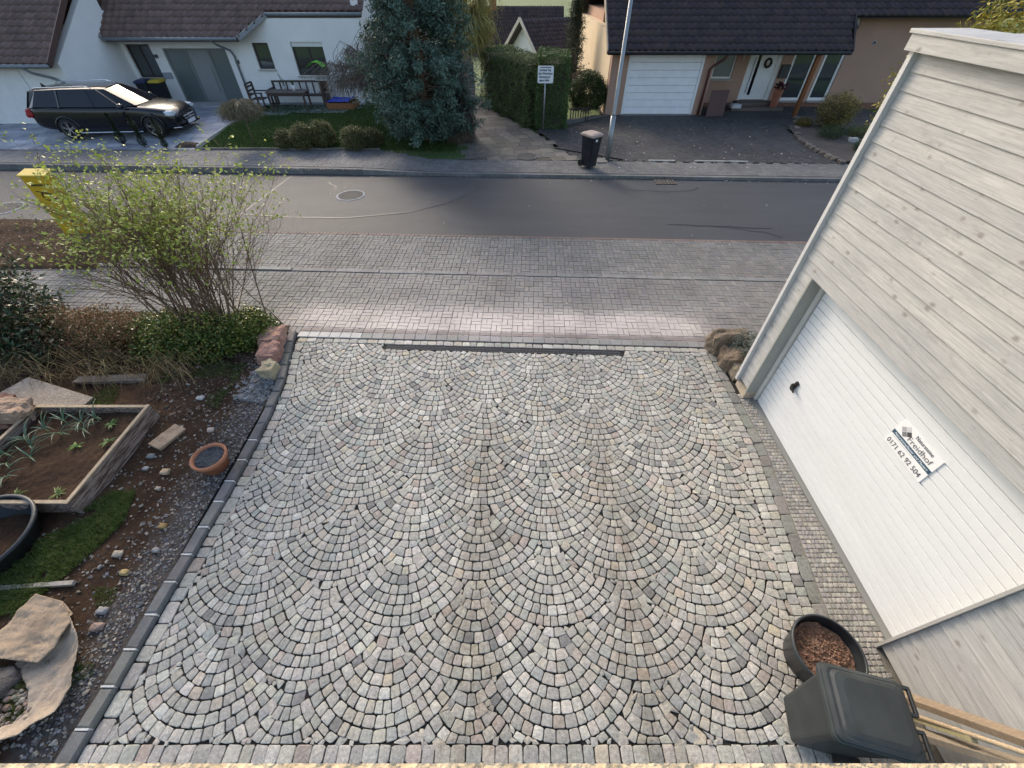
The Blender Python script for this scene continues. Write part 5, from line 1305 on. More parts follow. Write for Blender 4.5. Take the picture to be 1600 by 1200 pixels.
for z in (.47, .55): gm_.obox((2.475, 0, z), (.03, .70, .018), (0, 0, 0), (.6, .6, .62))
grl = lmesh(gm_, 'grille', 'tint')
em = MB(); em.tube([(2.50, .07 * math.cos(a), .52 + .07 * math.sin(a)) for a in lin(0, 2 * PI, 20)], .008, 6)
for k in range(3): a = PI / 2 + k * 2 * PI / 3; em.beam((2.50, 0, .52), (2.50, .07 * math.cos(a), .52 + .07 * math.sin(a)), .01, .012)
lmesh(em, 'emblem', 'chrome', grl)
lmesh(MB().obox((2.50, 0, .36), (.02, .52, .11), (0, 0, 0), (.75, .76, .78)), 'number_plate', 'print')
lmesh(MB().obox((2.42, 0, .27), (.1, 1.3, .05), (0, 0, 0), (.02, .02, .02)).tube([(2.2, -.82, .28), (2.42, -.62, .26), (2.47, 0, .25), (2.42, .62, .26), (2.2, .82, .28)], .014, 6, (.7, .7, .72)), 'front_splitter', 'tint')
lmesh(MB().solid([(-2.0, -.01, 1.45), (-1.85, -.01, 1.45), (-1.98, -.01, 1.56)], (0, .02, 0)), 'aerial_fin', 'carpaint')

# ---- terrace furniture
TW = (.085, .062, .052); TZ = .33
BN = empty('garden_bench', (-9.6, 22.75, TZ), 'long dark wooden garden bench with slatted back against the white wall', 'bench')
for i in range(4): MB().box((-11.0, 22.5 + i * .13, TZ + .42), (-8.55, 22.6 + i * .13, TZ + .45), jc(TW)).build('seat_slat', 'wood', BN, origin='c')
MB().box((-11.0, 23.02, TZ + .86), (-8.55, 23.08, TZ + .93), TW).build('back_rail', 'wood', BN)
for i in range(9): MB().box((-10.98 + i * .30, 23.03, TZ + .45), (-10.92 + i * .30, 23.07, TZ + .86), jc(TW)).build('back_slat', 'wood', BN, origin='c')
for x in (-11.0, -8.61):
    for y in (22.45, 23.0): MB().box((x, y, TZ), (x + .07, y + .07, TZ + (.65 if y < 22.6 else .93)), jc(TW)).build('leg', 'wood', BN, origin='c')
    MB().box((x, 22.42, TZ + .65), (x + .07, 23.02, TZ + .70), jc(TW)).build('armrest', 'wood', BN, origin='c')
    for i in range(3): MB().box((x + .02, 22.58 + i * .13, TZ + .45), (x + .05, 22.61 + i * .13, TZ + .65), jc(TW)).build('arm_slat', 'wood', BN, origin='c')
TB = empty('garden_table', (-9.95, 21.9, TZ), 'dark wooden garden table with two pots standing before the bench', 'table')
for i in range(6): MB().box((-10.75, 21.55 + i * .12, TZ + .70), (-9.05, 21.66 + i * .12, TZ + .73), jc((.12, .10, .09))).build('top_slat', 'wood', TB, origin='c')
MB().box((-10.68, 21.6, TZ + .6), (-9.12, 21.64, TZ + .70), TW).box((-10.68, 22.15, TZ + .6), (-9.12, 22.19, TZ + .70), TW).build('apron', 'wood', TB)
for x in (-10.7, -9.17):
    for y in (21.57, 22.14): MB().box((x, y, TZ), (x + .07, y + .07, TZ + .7), jc(TW)).build('leg', 'wood', TB, origin='c')
AC = empty('garden_chair', (-11.2, 22.0, TZ), 'dark wooden armchair with ladder back at the left end of the garden table', 'chair')
for i in range(4): MB().box((-11.55, 21.75 + i * .13, TZ + .42), (-11.0, 21.85 + i * .13, TZ + .45), jc(TW)).build('seat_slat', 'wood', AC, origin='c')
for y in (21.7, 22.28):
    MB().box((-11.6, y, TZ), (-11.53, y + .06, TZ + 1.0), TW).build('leg', 'wood', AC, origin='c'); MB().box((-11.05, y, TZ), (-10.99, y + .06, TZ + .65), TW).build('leg', 'wood', AC, origin='c')
    MB().box((-11.58, y, TZ + .65), (-10.96, y + .07, TZ + .69), TW).build('armrest', 'wood', AC, origin='c')
for z in (.55, .7, .85, .96): MB().box((-11.59, 21.74, TZ + z), (-11.55, 22.30, TZ + z + .06), jc(TW)).build('back_slat', 'wood', AC, origin='c')
for i, (x, y, c, lb) in enumerate([(-9.95, 21.9, (.35, .36, .36), 'grey plant pot with two dark stalks on the garden table'), (-9.6, 21.95, (.75, .75, .74), 'white plant pot standing on the right end of the garden table')]):
    t = empty('table_pot', (x, y, TZ + .73), lb, 'plant pot'); MB().lathe([(0, 0), (.07, 0), (.09, .2), (.08, .2), (.075, .16), (0, .16)], 16, (x, y, TZ + .73), c).build('pot', 'tint', t, smooth=True)
    mb = MB(); 
    for k in range(2 if i == 0 else 9): mb.tube([(x, y, TZ + .88), (x + R.uniform(-.1, .1), y, TZ + 1.1), (x + R.uniform(-.22, .2), y, TZ + (1.35 if i == 0 else 1.05))], [.018, .015, .006], 5, (.05, .07, .04))
    mb.build('stalks', 'bark', t)
SBX = empty('sandbox', (-7.75, 22.35, TZ), 'low wooden sandbox covered with a blue tarpaulin at the end of the terrace', 'sandbox')
for a, b in (((-8.35, 21.95, TZ), (-7.15, 22.0, TZ + .26)), ((-8.35, 22.85, TZ), (-7.15, 22.9, TZ + .26)), ((-8.35, 22.0, TZ), (-8.3, 22.85, TZ + .26)), ((-7.2, 22.0, TZ), (-7.15, 22.85, TZ + .26))): MB().box(a, b, (.28, .125, .05)).build('side_board', 'wood', SBX, origin='c')
MB().sheet(lin(-8.33, -7.17, 24), lin(21.97, 22.88, 18), lambda x, y: TZ + .30 + .05 * noise.noise(Vector((x * 3, y * 4, 2))) + (.12 if x > -7.3 else 0), (.02, .055, .42)).build('tarpaulin', 'tint', SBX, smooth=True)
MB().tube([(-7.55, 22.9, TZ), (-7.62, 22.9, TZ + 1.7)], .02, 6, (.05, .05, .05)).build('pole', 'tint', SBX)
TY = empty('play_kitchen', (-8.3, 22.9, TZ), 'wooden mud kitchen with bright green canopy below the right window', 'play kitchen')
for a, b, c in (((-8.75, 22.7, 0), (-8.7, 22.75, .95), (.25, .18, .13)), ((-8.4, 22.7, 0), (-8.35, 22.75, .95), (.25, .18, .13)), ((-8.8, 22.62, .52), (-8.3, 23.1, .57), (.33, .25, .18)), ((-8.7, 22.72, .6), (-8.4, 22.78, .95), (.07, .045, .035)), ((-8.8, 22.6, .98), (-8.3, 23.1, 1.02), (.45, .42, .38)), ((-8.7, 22.62, .05), (-8.4, 22.9, .5), (.07, .06, .06))):
    MB().box((a[0], a[1], TZ + a[2]), (b[0], b[1], TZ + b[2]), c).build('board', 'wood', TY, origin='c')
MB().sheet(lin(-9.05, -8.35, 10), lin(22.6, 23.1, 8), lambda x, y: TZ + 1.45 + .25 * (1 - ((x + 8.7) / .36) ** 2) * .8 + .04 * noise.noise(Vector((x * 5, y * 5, 1))), (.17, .55, .05)).build('canopy', 'tint', TY, smooth=True)
# right house small things
single('leaning_board', MB().solid([(8.62, 21.35, .2), (9.45, 21.5, .2), (9.5, 21.72, 1.12), (8.7, 21.6, 1.12)], (0, .05, 0), (.10, .055, .05)), 'wood', 'brown boarded panel leaning beside the white garage door', 'panel')
PT = empty('tall_planter', (12.15, 22.75, .2), 'tall reddish planter with flowers on the step beside the front door', 'planter')
MB().lathe([(0, 0), (.15, 0), (.23, .75), (.24, .78), (.21, .78), (.2, .72), (0, .72)], 4, (12.2, 22.75, .2), (.33, .12, .075)).build('pot', 'clay', PT)
mb = MB()
for k in range(40): mb.obox((12.2 + R.gauss(0, .1), 22.75 + R.gauss(0, .1), 1.02 + R.uniform(0, .22)), (.08, .08, .05), (R.random(), R.random(), R.random()), R.choice([(.10, .02, .03), (.5, .42, .33), (.04, .06, .03), (.16, .04, .04)]))
mb.build('flowers', 'leaf', PT)
CRT = empty('newspaper_stack', (10.3, 22.4, .3), 'stack of white newspapers on the step left of the front door', 'papers')
for k in range(4): MB().obox((10.35, 22.55, .32 + k * .035), (.42, .3, .03), (0, 0, R.uniform(-.2, .2)), jc((.55, .56, .57), .1)).build('paper', 'print', CRT, origin='c')

# =================================================================== VEGETATION
def leafmesh(name, P, size, pal, parent, mat='leaf', aspect=.5, up=.4, out=None, var=.25, kind=None, down=False):
    """leaf-sized folded quads at points P"""
    P = np.asarray(P, dtype=np.float64); n = len(P)
    N = NP.normal(size=(n, 3)); N[:, 2] = np.abs(N[:, 2]) + up
    if out is not None: N = N + out
    N /= np.linalg.norm(N, axis=1)[:, None] + 1e-9
    T = NP.normal(size=(n, 3))
    if down: T = T * .35 + np.array([0, 0, -1.0])
    T -= N * (T * N).sum(1)[:, None]; T /= np.linalg.norm(T, axis=1)[:, None] + 1e-9
    B = np.cross(N, T); s_ = size * NP.uniform(.6, 1.25, (n, 1))
    V = np.stack([P, P + T * s_ * .5 + B * s_ * aspect * .5 + N * s_ * .07, P + T * s_, P + T * s_ * .5 - B * s_ * aspect * .5 + N * s_ * .07], 1).reshape(-1, 3)
    b = np.arange(n)[:, None] * 4; F = np.concatenate([b + np.array([[0, 1, 2]]), b + np.array([[0, 2, 3]])])
    C = np.array(pal)[NP.randint(0, len(pal), n)] * NP.uniform(1 - var, 1 + var, (n, 1))
    off = np.array(wloc(parent)) if parent else np.zeros(3)
    return link(name, mesh_np(name, V - off, F, np.repeat(C, 4, 0), False, MAT[mat]), parent, kind=kind)
def clump_pts(cents, r, per):
    c = np.repeat(np.asarray(cents), per, 0); return c + NP.normal(size=c.shape) * r
def ell_cents(c, r, n, shell=.55, zmin=-.2, lump=.18, seed=0):
    out = []
    while len(out) < n:
        d = Vector((R.gauss(0, 1), R.gauss(0, 1), R.gauss(0, 1))).normalized()
        if d.z < zmin: continue
        k = (shell + (1 - shell) * R.random() ** .6) * (1 + lump * noise.noise(d * 2.2 + Vector((seed * 3.7, seed, 0))))
        out.append((c[0] + d.x * r[0] * k, c[1] + d.y * r[1] * k, c[2] + d.z * r[2] * k))
    return out
def twigs(name, base, cents, parent, col, r0=.02, mat='bark', n=60, bend=.3):
    mb = MB()
    for q in R.sample(cents, min(n, len(cents))):
        b = Vector(base) + Vector((R.gauss(0, .03), R.gauss(0, .03), 0)); q = Vector(q); m = b.lerp(q, .5) + Vector((R.gauss(0, .06), R.gauss(0, .06), bend * .2))
        mb.tube([b, m, q], [r0, r0 * .6, r0 * .25], 4, jc(col, .2), False)
    return mb.build(name, mat, parent)
def ball_shrub(name, c, r, label, pal, leaf, ncl, per, group=None, mat='leaf', cat='shrub', core=(.02, .03, .012), tw=(.09, .07, .05), lump=.18, seed=0, aspect=.5, shell=.6):
    t = empty(name, (c[0], c[1], c[2]), label, cat, group)
    cc = (c[0], c[1], c[2] + r[2] * .95); ce = ell_cents(cc, r, ncl, shell, -.75, lump, seed)
    leafmesh('leaves', clump_pts(ce, leaf * .9, per), leaf, pal, t, mat, aspect)
    twigs('branches', c, ce, t, tw, .008, n=24)
    return t
# --- small round shrubs along the lawn
BXP = [(.15, .155, .06), (.19, .185, .08), (.105, .12, .045), (.22, .20, .095)]
for i, (x, y, r, h, lb) in enumerate([(-8.35, 17.05, .30, .27, 'small round olive shrub, leftmost of the row behind the far pavement'), (-7.65, 17.0, .40, .38, 'larger round olive shrub, second from left in the row along the lawn'), (-7.0, 17.2, .40, .40, 'round olive shrub, third from left, close beside the larger second one'), (-5.8, 16.95, .38, .34, 'round olive shrub, fourth from left, left of the big blue conifer'), (-5.2, 17.15, .34, .28, 'low dark round shrub nearest to the big blue conifer')]):
    ball_shrub('round_shrub', (x, y, HF(x, y)), (r, r, h), lb, BXP if i < 4 else [(.09, .10, .045), (.12, .12, .05)], .06, 420, 30, 'round shrubs along the lawn', seed=i, shell=.75)
# --- slim cypresses in front of the car
for i, (x, y, lx, lb) in enumerate([(-14.65, 17.35, 0, 'slim dark cypress left of its two neighbours before the car'), (-13.75, 17.15, 0, 'slim dark cypress in the middle of three before the car'), (-12.85, 17.0, 0, 'slim dark cypress rightmost of three before the car')]):
    t = empty('slim_cypress', (x, y, HF(x, y)), lb, 'tree', 'slim cypresses before the car'); z0 = HF(x, y)
    P = []
    for k in range(2600):
        h_ = R.random(); rr = .14 * (1 - h_ ** 3) * (.75 + .35 * math.sin(h_ * 9 + i)) * min(1, h_ * 6 + .4); a = R.uniform(0, 6.28); P.append((x + rr * math.cos(a) * R.uniform(.5, 1), y + rr * math.sin(a), z0 + .06 + h_ * .98))
    leafmesh('crown', P, .05, [(.025, .045, .02), (.04, .06, .028), (.018, .032, .015)], t, 'needle', .35, 1.2)
    MB().tube([(x, y, z0 - .02), (x, y, z0 + .7)], [.02, .008], 6, (.08, .06, .045)).build('trunk', 'bark', t)
single('old_flower_bed', MB().sheet(lin(-12.6, -11.7, 12), lin(17.05, 17.5, 8), lambda x, y: HF(x, y) + .02 + .1 * max(0, 1 - ((x + 12.15) / .45) ** 2 - ((y - 17.27) / .22) ** 2) + .03 * noise.noise(Vector((x * 8, y * 8, 1))), (.055, .035, .025)), 'stone', 'low dark heap of soil beside the rightmost slim cypress', 'soil heap')
# --- weeping standard in the lawn
def weeping(name, base, trunk_h, n, spread, drop, col, label, tr=.05, leafpal=None, leaf=.05, seed=1, cat='tree', droop=1.0, r=.006, scatter_=1.0, trunkcol=(.17, .13, .09)):
    t = empty(name, base, label, cat); b = Vector(base); top = b + Vector((R.uniform(-.05, .05), 0, trunk_h))
    MB().tube([b - Vector((0, 0, .05)), b.lerp(top, .5) + Vector((.04, 0, 0)), top], [tr, tr * .8, tr * .7], 7, trunkcol).build('trunk', 'bark', t, smooth=True)
    mb = MB(); tips = []
    for i in range(n):
        a = R.uniform(0, 2 * PI); s_ = spread * R.uniform(.35, 1.0); d = Vector((math.cos(a), math.sin(a), 0)); hgt = R.uniform(.05, .45) * spread * .7
        p0 = top - Vector((0, 0, R.uniform(0, .2) * trunk_h * .3)); p1 = p0 + d * s_ * .35 + Vector((0, 0, hgt)); p2 = p0 + d * s_ * .8 + Vector((R.gauss(0, .05), R.gauss(0, .05), hgt * .7)); dr = drop * R.uniform(.4, 1.0) * droop
        p3 = p0 + d * s_ + Vector((R.gauss(0, .05), R.gauss(0, .05), hgt * .4 - dr * .5)); p4 = p3 + d * s_ * .06 + Vector((R.gauss(0, .08), R.gauss(0, .08), -dr * .5))
        mb.tube([p0, p1, p2, p3, p4], [r * 1.6, r * 1.4, r, r * .8, r * .5], 3, jc(col, .25), False)
        for k in range(2):
            q = p2.lerp(p3, R.random()); mb.tube([q, q + Vector((R.gauss(0, .12), R.gauss(0, .12), -dr * .3)), q + Vector((R.gauss(0, .16), R.gauss(0, .16), -dr * .7))], [r * .8, r * .6, r * .4], 3, jc(col, .25), False)
        for k in range(7): tips.append(tuple(p2.lerp(p3, R.random()) if k < 3 else p3.lerp(p4, R.random()) + Vector((R.gauss(0, .05), R.gauss(0, .05), -R.random() * dr * .2))))
    mb.build('drooping_twigs', 'bark', t)
    if leafpal: leafmesh('leaves', clump_pts(tips, .05, 3), leaf, leafpal, t, 'leaf', .35, .2, down=True)
    return t
weeping('weeping_tree', (-9.75, 17.35, HF(-9.75, 17.35)), 1.25, 420, .70, .40, (.21, .18, .115), 'small weeping tree with tan bare twigs standing in the lawn', .035, [(.20, .17, .10), (.16, .15, .08)], .035, r=.008)
# --- big blue conifer
CF = empty('blue_conifer', (-3.25, 18.1, .15), 'tall dense blue green conifer overhanging the far pavement', 'tree')
P = []; O = []; mb = MB()
for k in range(430):
    h_ = R.random() ** 1.15; z0 = .25 + h_ * 7.0; a = R.uniform(0, 2 * PI)
    L = (2.08 * (1 - h_ ** 1.5) + .18) * R.uniform(.72, 1.06) * (1 + .16 * math.sin(a * 3 + z0 * 2))
    if z0 < .9: L *= .82
    d = Vector((math.cos(a), math.sin(a), 0)); p0 = Vector((-3.25, 18.1, z0)); p1 = p0 + d * L * .55 + Vector((0, 0, .12 * L)); p2 = p0 + d * L + Vector((0, 0, .16 * L + R.uniform(-.1, .1)))
    mb.tube([p0, p1, p2], [.022, .014, .006], 3, jc((.14, .085, .055), .2), False)
    for j in range(7):
        t_ = .38 + .62 * j / 6; q = p0.lerp(p1, t_ * 2) if t_ < .5 else p1.lerp(p2, t_ * 2 - 1)
        P.append(tuple(q + Vector((R.gauss(0, .06), R.gauss(0, .06), R.gauss(0, .05)))))
mb.tube([(-3.25, 18.1, -.05), (-3.2, 18.1, 3), (-3.25, 18.1, 7.4)], [.16, .11, .02], 8, (.16, .11, .07)).build('trunk', 'bark', CF)
P = np.array(P); out = (P - np.array([-3.25, 18.1, 0])) * np.array([1, 1, 0]); out /= np.linalg.norm(out, axis=1)[:, None] + .2
P2 = clump_pts(P, .065, 24); clumpcol = np.repeat(NP.uniform(.7, 1.3, (len(P), 1)), 24, 0)
o = leafmesh('needles', P2, .15, [(.07, .12, .088), (.095, .152, .115), (.05, .088, .06), (.125, .18, .145)], CF, 'needle', .3, .25, np.repeat(out, 24, 0) * .8)
# --- bare weeping birch spreading behind the conifer
def limb(mb, p, q, r0, r1, col, n=5, wob=.12, sides=5):
    p = Vector(p); q = Vector(q); pts = [p.lerp(q, i / n) + (Vector((R.gauss(0, wob), R.gauss(0, wob), R.gauss(0, wob * .6))) if 0 < i < n else Vector()) for i in range(n + 1)]
    mb.tube(pts, [r0 + (r1 - r0) * i / n for i in range(n + 1)], sides, col, False); return pts
def weeper2(name, base, limbs, per, drop, col, label, r=.007, trunkr=.12, leafpal=None, leaf=.06, strands=1.0):
    t = empty(name, base, label, 'tree'); mb = MB(); tw = MB(); pts_l = []
    fork = Vector(base) + Vector((0, 0, limbs[0][3])); limb(mb, base, fork, trunkr, trunkr * .7, (.11, .09, .075), 4, .04, 8)
    for (x, y, z, _) in limbs:
        pts = limb(mb, fork, (x, y, z), trunkr * .5, .02, (.10, .085, .07), 7, .06)
        for i in range(per):
            u = R.uniform(.25, 1.0) * (len(pts) - 1); i0 = min(len(pts) - 2, int(u)); p = pts[i0].lerp(pts[i0 + 1], u - i0)
            d = (pts[-1] - pts[0]).normalized(); d = Vector((d.x + R.gauss(0, .55), d.y + R.gauss(0, .55), 0)); L = R.uniform(.25, .75); dr = drop * R.uniform(.35, 1)
            a = p + d * L * .5 + Vector((0, 0, R.uniform(.0, .22))); b = p + d * L + Vector((0, 0, -dr * .3)); c = b + Vector((R.gauss(0, .1) + d.x * .06, R.gauss(0, .1), -dr * .75))
            tw.tube([p, a, b, c], [r * 1.5, r * 1.2, r, r * .5], 3, jc(col, .28), False)
            for k in range(3):
                q = a.lerp(b, R.random()); tw.tube([q, q + Vector((R.gauss(0, .1), R.gauss(0, .1), -dr * .35)), q + Vector((R.gauss(0, .14), R.gauss(0, .14), -dr * R.uniform(.4, .9)))], [r * .9, r * .7, r * .4], 3, jc(col, .28), False)
            for k in range(6): pts_l.append(tuple(b.lerp(c, R.random()) + Vector((R.gauss(0, .08), R.gauss(0, .08), R.uniform(-.2, .1) * dr))))
    mb.build('trunk', 'bark', t, smooth=True); tw.build('drooping_twigs', 'bark', t)
    if leafpal: leafmesh('leaves', clump_pts(pts_l, .05, 3), leaf, leafpal, t, 'leaf', .32, .2, down=True)
    return t
weeper2('weeping_birch', (-4.6, 20.2, .3), [(-6.9, 20.1, 2.15, 1.5), (-6.2, 20.3, 2.75, 1.5), (-5.4, 20.0, 3.2, 1.5), (-6.6, 19.7, 1.75, 1.5), (-5.6, 19.6, 2.0, 1.5), (-3.2, 20.2, 3.3, 1.5), (-2.1, 20.2, 2.6, 1.5), (-2.6, 19.8, 1.9, 1.5)], 75, .75, (.185, .155, .13), 'bare weeping birch with arching grey brown twigs behind the blue conifer', .008)
weeper2('weeping_willow', (-2.0, 24.5, .2), [(-3.0, 24.4, 4.6, 2.6), (-2.2, 24.3, 4.9, 2.6), (-1.4, 24.5, 4.2, 2.6), (-1.5, 24.2, 3.4, 2.6), (-2.8, 24.2, 3.6, 2.6), (-2.0, 24.1, 3.0, 2.6)], 110, 1.1, (.30, .255, .09), 'yellow green weeping willow beside the path behind the blue conifer', .011, .15, [(.42, .38, .07), (.34, .33, .06), (.27, .25, .06)], .06)
# --- twiggy ivy stump right of the conifer
IV = empty('ivy_thicket', (-2.15, 18.2, .1), 'grey twiggy ivy thicket between the blue conifer and the path', 'thicket')
ce = ell_cents((-2.1, 18.35, 1.15), (.55, .5, 1.15), 520, .6, -.9, .2, 4)
leafmesh('leaves', clump_pts(ce, .08, 22), .075, [(.045, .058, .035), (.06, .072, .05), (.03, .04, .026), (.095, .10, .085)], IV, 'gloss', .7)
mb = MB()
for k in range(420):
    a = R.uniform(0, 6.28); x, y = -2.1 + .55 * math.cos(a), 18.3 + .5 * math.sin(a); z0 = R.uniform(.7, 1.6); mb.tube([(x, y, z0), (x + R.gauss(0, .08), y + R.gauss(0, .08), z0 * .5), (x + R.gauss(0, .08) + .05 * math.cos(a), y + R.gauss(0, .08), .08)], [.009, .008, .006], 3, jc((.15, .11, .085), .3), False)
for k in range(160):
    q = Vector((-2.1, 18.3, 1.6)); d = Vector((R.gauss(.3, .6), R.gauss(0, .5), R.gauss(.35, .4))).normalized(); mb.tube([q, q + d * .5 + Vector((0, 0, .08)), q + d * R.uniform(.8, 1.3)], [.014, .009, .004], 3, jc((.30, .28, .25), .25), False)
mb.build('bare_stems', 'bark', IV)
# --- clipped hedges
def hedge(name, poly_line, width, h, label, pal, n, leaf=.06, core=(.012, .018, .008), top=True, lump=.17, lowgap=.0):
    """clipped hedge along a line; leaves hug its faces"""
    a, b = Vector((*poly_line[0], 0)), Vector((*poly_line[1], 0)); d = (b - a); L = d.length; d.normalize(); s_ = Vector((-d.y, d.x, 0))
    zb = HF(a.x, a.y); t = empty(name, (a.x, a.y, zb), label, 'hedge')
    P = []; O = []
    A = [L * h, L * h, width * h, width * h, L * width]
    for k in range(n):
        f = R.choices(range(5), A)[0]; u, v, q = R.random(), R.random(), abs(R.gauss(0, .06))
        zt = h * (1 + .05 * noise.noise(Vector((u * L * 1.5, v * 3, zb + 3))))
        if f < 2: sg_ = 1 if f else -1; p = a + d * (u * L) + s_ * sg_ * (width / 2 - q) + Vector((0, 0, lowgap + v * (zt - lowgap))); o_ = s_ * sg_
        elif f < 4: sg_ = f - 2; p = a + d * (L * sg_ + (q if sg_ == 0 else -q)) + s_ * ((u - .5) * width) + Vector((0, 0, lowgap + v * (zt - lowgap))); o_ = d * (1 if sg_ else -1)
        else: p = a + d * (u * L) + s_ * ((v - .5) * width) + Vector((0, 0, zt - q)); o_ = Vector((0, 0, 1))
        w_ = lump * noise.noise(Vector((p.x * 1.6, p.y * 1.6, p.z * 1.6 + 5))) + .5 * lump * noise.noise(p * 4.5); p = p + o_ * w_
        P.append((p.x, p.y, zb + p.z)); O.append(tuple(o_))
    leafmesh('leaves', P, leaf, pal, t, 'needle', .5, .15, np.array(O) * .9)
    cz = MB(); V = []
    for z, k in ((lowgap, .74), (h * .5, .8), (h * .9, .74)):
        for e, f in ((0, -1), (1, -1), (1, 1), (0, 1)): V.append(tuple(a + d * (L * (.06 if e == 0 else .94)) + s_ * (f * width / 2 * k) + Vector((0, 0, zb + z))))
    cz.add(V, [(3, 2, 1, 0), (8, 9, 10, 11)] + [(i * 4 + k, i * 4 + (k + 1) % 4, i * 4 + 4 + (k + 1) % 4, i * 4 + 4 + k) for i in range(2) for k in range(4)], (.05, .042, .03)).build('inner_branches', 'bark', t)
    mb = MB()
    for k in range(10): p = a + d * (L * (k + .5) / 10); mb.tube([(p.x, p.y, zb - .05), (p.x + R.gauss(0, .03), p.y, zb + h * .5)], [.035, .02], 5, (.08, .06, .045))
    mb.build('stems', 'bark', t); return t
HP = [(.065, .115, .03), (.085, .14, .04), (.045, .085, .022), (.115, .165, .05)]
hedge('clipped_hedge', ((1.15, 20.6), (-1.0, 24.8)), 1.25, 2.3, 'tall clipped green hedge running back along the right side of the path', [(.10, .145, .045), (.135, .175, .06), (.07, .11, .033), (.17, .20, .075)], 42000)
hedge('clipped_hedge', ((1.62, 19.95), (1.75, 22.0)), 1.3, 2.45, 'broad dark green hedge block right behind the white notice sign', HP, 30000)
t = hedge('clipped_hedge', ((-2.55, 25.2), (-3.2, 29)), .9, 1.7, 'bright sunlit hedge on the left side of the path', [(.13, .18, .035), (.16, .21, .045), (.10, .145, .03)], 14000)
ball_shrub('round_hedge', (3.4, 22.2, .15), (.78, .75, .78), 'dark rounded evergreen bush between the hedge and the peach house', [(.035, .062, .018), (.05, .08, .025), (.025, .045, .012)], .06, 1500, 16, cat='hedge', lump=.08, shell=.8)
low = MB()
for k in range(5): low.beam((1.55 + k * .55, 20.35 + k * .27, HF(2, 20.5) + .06), (2.08 + k * .55, 20.61 + k * .27, HF(2.5, 20.6) + .06), .16, .22, jc((.12, .115, .105), .12))
single('low_wall', low, 'kerb', 'low weathered stone kerb wall under the dark rounded bush', 'wall')
pk = MB()
for k in range(8): pk.box((2.55 + k * .11, 21.05, .1), (2.59 + k * .11, 21.08, .62), (.05, .04, .035))
pk.box((2.5, 21.08, .5), (3.45, 21.1, .55), (.05, .04, .035)); single('picket_fence', pk, 'wood', 'small dark picket fence below the round bush', 'fence')
# --- conifer and bare bush between the houses
def cone_tree(name, c, h, r, label, pal, n, leaf=.12, mat='needle'):
    t = empty(name, c, label, 'tree'); P = []
    for k in range(n):
        u = R.random(); a = R.uniform(0, 6.28); rr = r * (1 - u ** 1.1) * R.uniform(.55, 1.05) * (1 + .25 * math.sin(a * 2 + u * 14)); P.append((c[0] + rr * math.cos(a), c[1] + rr * math.sin(a), c[2] + .1 + u * h))
    P = np.array(P); leafmesh('crown', clump_pts(P, .09, 12), leaf, pal, t, mat, .3, .8)
    MB().tube([(c[0], c[1], c[2] - .1), (c[0], c[1], c[2] + h * .95)], [.09, .015], 6, (.09, .07, .05)).build('trunk', 'bark', t); return t
cone_tree('cypress_tree', (3.15, 27.0, .0), 4.6, .75, 'grey green cypress rising between the hedge and the peach house', [(.06, .075, .04), (.08, .095, .055), (.045, .055, .03)], 900)
weeping('bare_bush', (4.0, 25.5, .1), .9, 260, 1.0, -.2, (.17, .12, .09), 'bare brown bush beside the sunlit side wall of the peach house', .05, seed=5, cat='bush', droop=-.9, r=.009)
weeping('bare_bush', (-.6, 34.0, -.6), 1.2, 90, .8, -.2, (.22, .17, .12), 'small bare bush before the distant dark roofed house', .05, seed=6, cat='bush', droop=-1.2, r=.012)
# --- front bed of the peach house
bd = MB().sheet(lin(11.2, 16.5, 30), lin(15.7, 22.9, 40), lambda x, y: HF(x, y) + .05 + .04 * noise.noise(Vector((x * 2, y * 2, 0))), (1, 1, 1), lambda x, y: inpoly(x, y, [(11.6, 15.62), (11.35, 17.2), (11.45, 19.6), (12.6, 21.2), (16.5, 22.8), (16.5, 15.7)]))
tag(bd.build('planting_bed', 'soil', smooth=True), kind='structure')
for i in range(14):
    tt = i / 13; x, y = (11.55 - .25 * math.sin(tt * 3), 15.7 + tt * 3.9) if tt < .75 else (11.4 + (tt - .75) * 4.5, 18.6 + (tt - .75) * 10)
    rock(MB(), (x, y, HF(x, y) + .03), (.10, .13, .06), jc((.16, .135, .115), .2), i + 90, 1, .5).build('edging_stone', 'stone', fore, origin='c')
t = empty('forsythia_shrub', (13.1, 19.5, .2), 'rounded forsythia shrub with yellow buds in the bed before the peach house', 'shrub')
ce = ell_cents((13.1, 19.5, .82), (.72, .7, .62), 800, .55, -.9, .2, 8)
leafmesh('leaves', clump_pts(ce, .06, 8), .06, [(.16, .135, .05), (.10, .085, .03), (.22, .19, .06), (.07, .06, .025)], t, 'leaf', .4)
leafmesh('yellow_buds', clump_pts([c for c in ce if c[0] > 13.1 or R.random() < .3], .07, 5), .05, [(.42, .36, .09), (.5, .42, .12)], t, 'leaf', .4); twigs('branches', (13.1, 19.5, .2), ce, t, (.11, .08, .05), .012, n=200)
for i, (x, y, r, pal, lb) in enumerate([(13.75, 18.5, .45, [(.16, .19, .055), (.2, .22, .07), (.10, .13, .04)], 'pale grassy tuft at the right of the peach house bed'), (12.5, 18.3, .5, [(.03, .06, .02), (.045, .08, .025)], 'low dark green cushion plant before the forsythia'), (13.0, 16.9, .32, [(.035, .08, .03), (.05, .1, .04)], 'small green cushion plant near the pavement end of the bed'), (12.25, 19.9, .3, [(.25, .19, .04), (.12, .10, .03)], 'small yellowish plant at the left foot of the forsythia')]):
    ball_shrub('bed_plant', (x, y, HF(x, y)), (r, r * .8, r * .45), lb, pal, .07, 120, 14, cat='plant', seed=20 + i, aspect=.25)
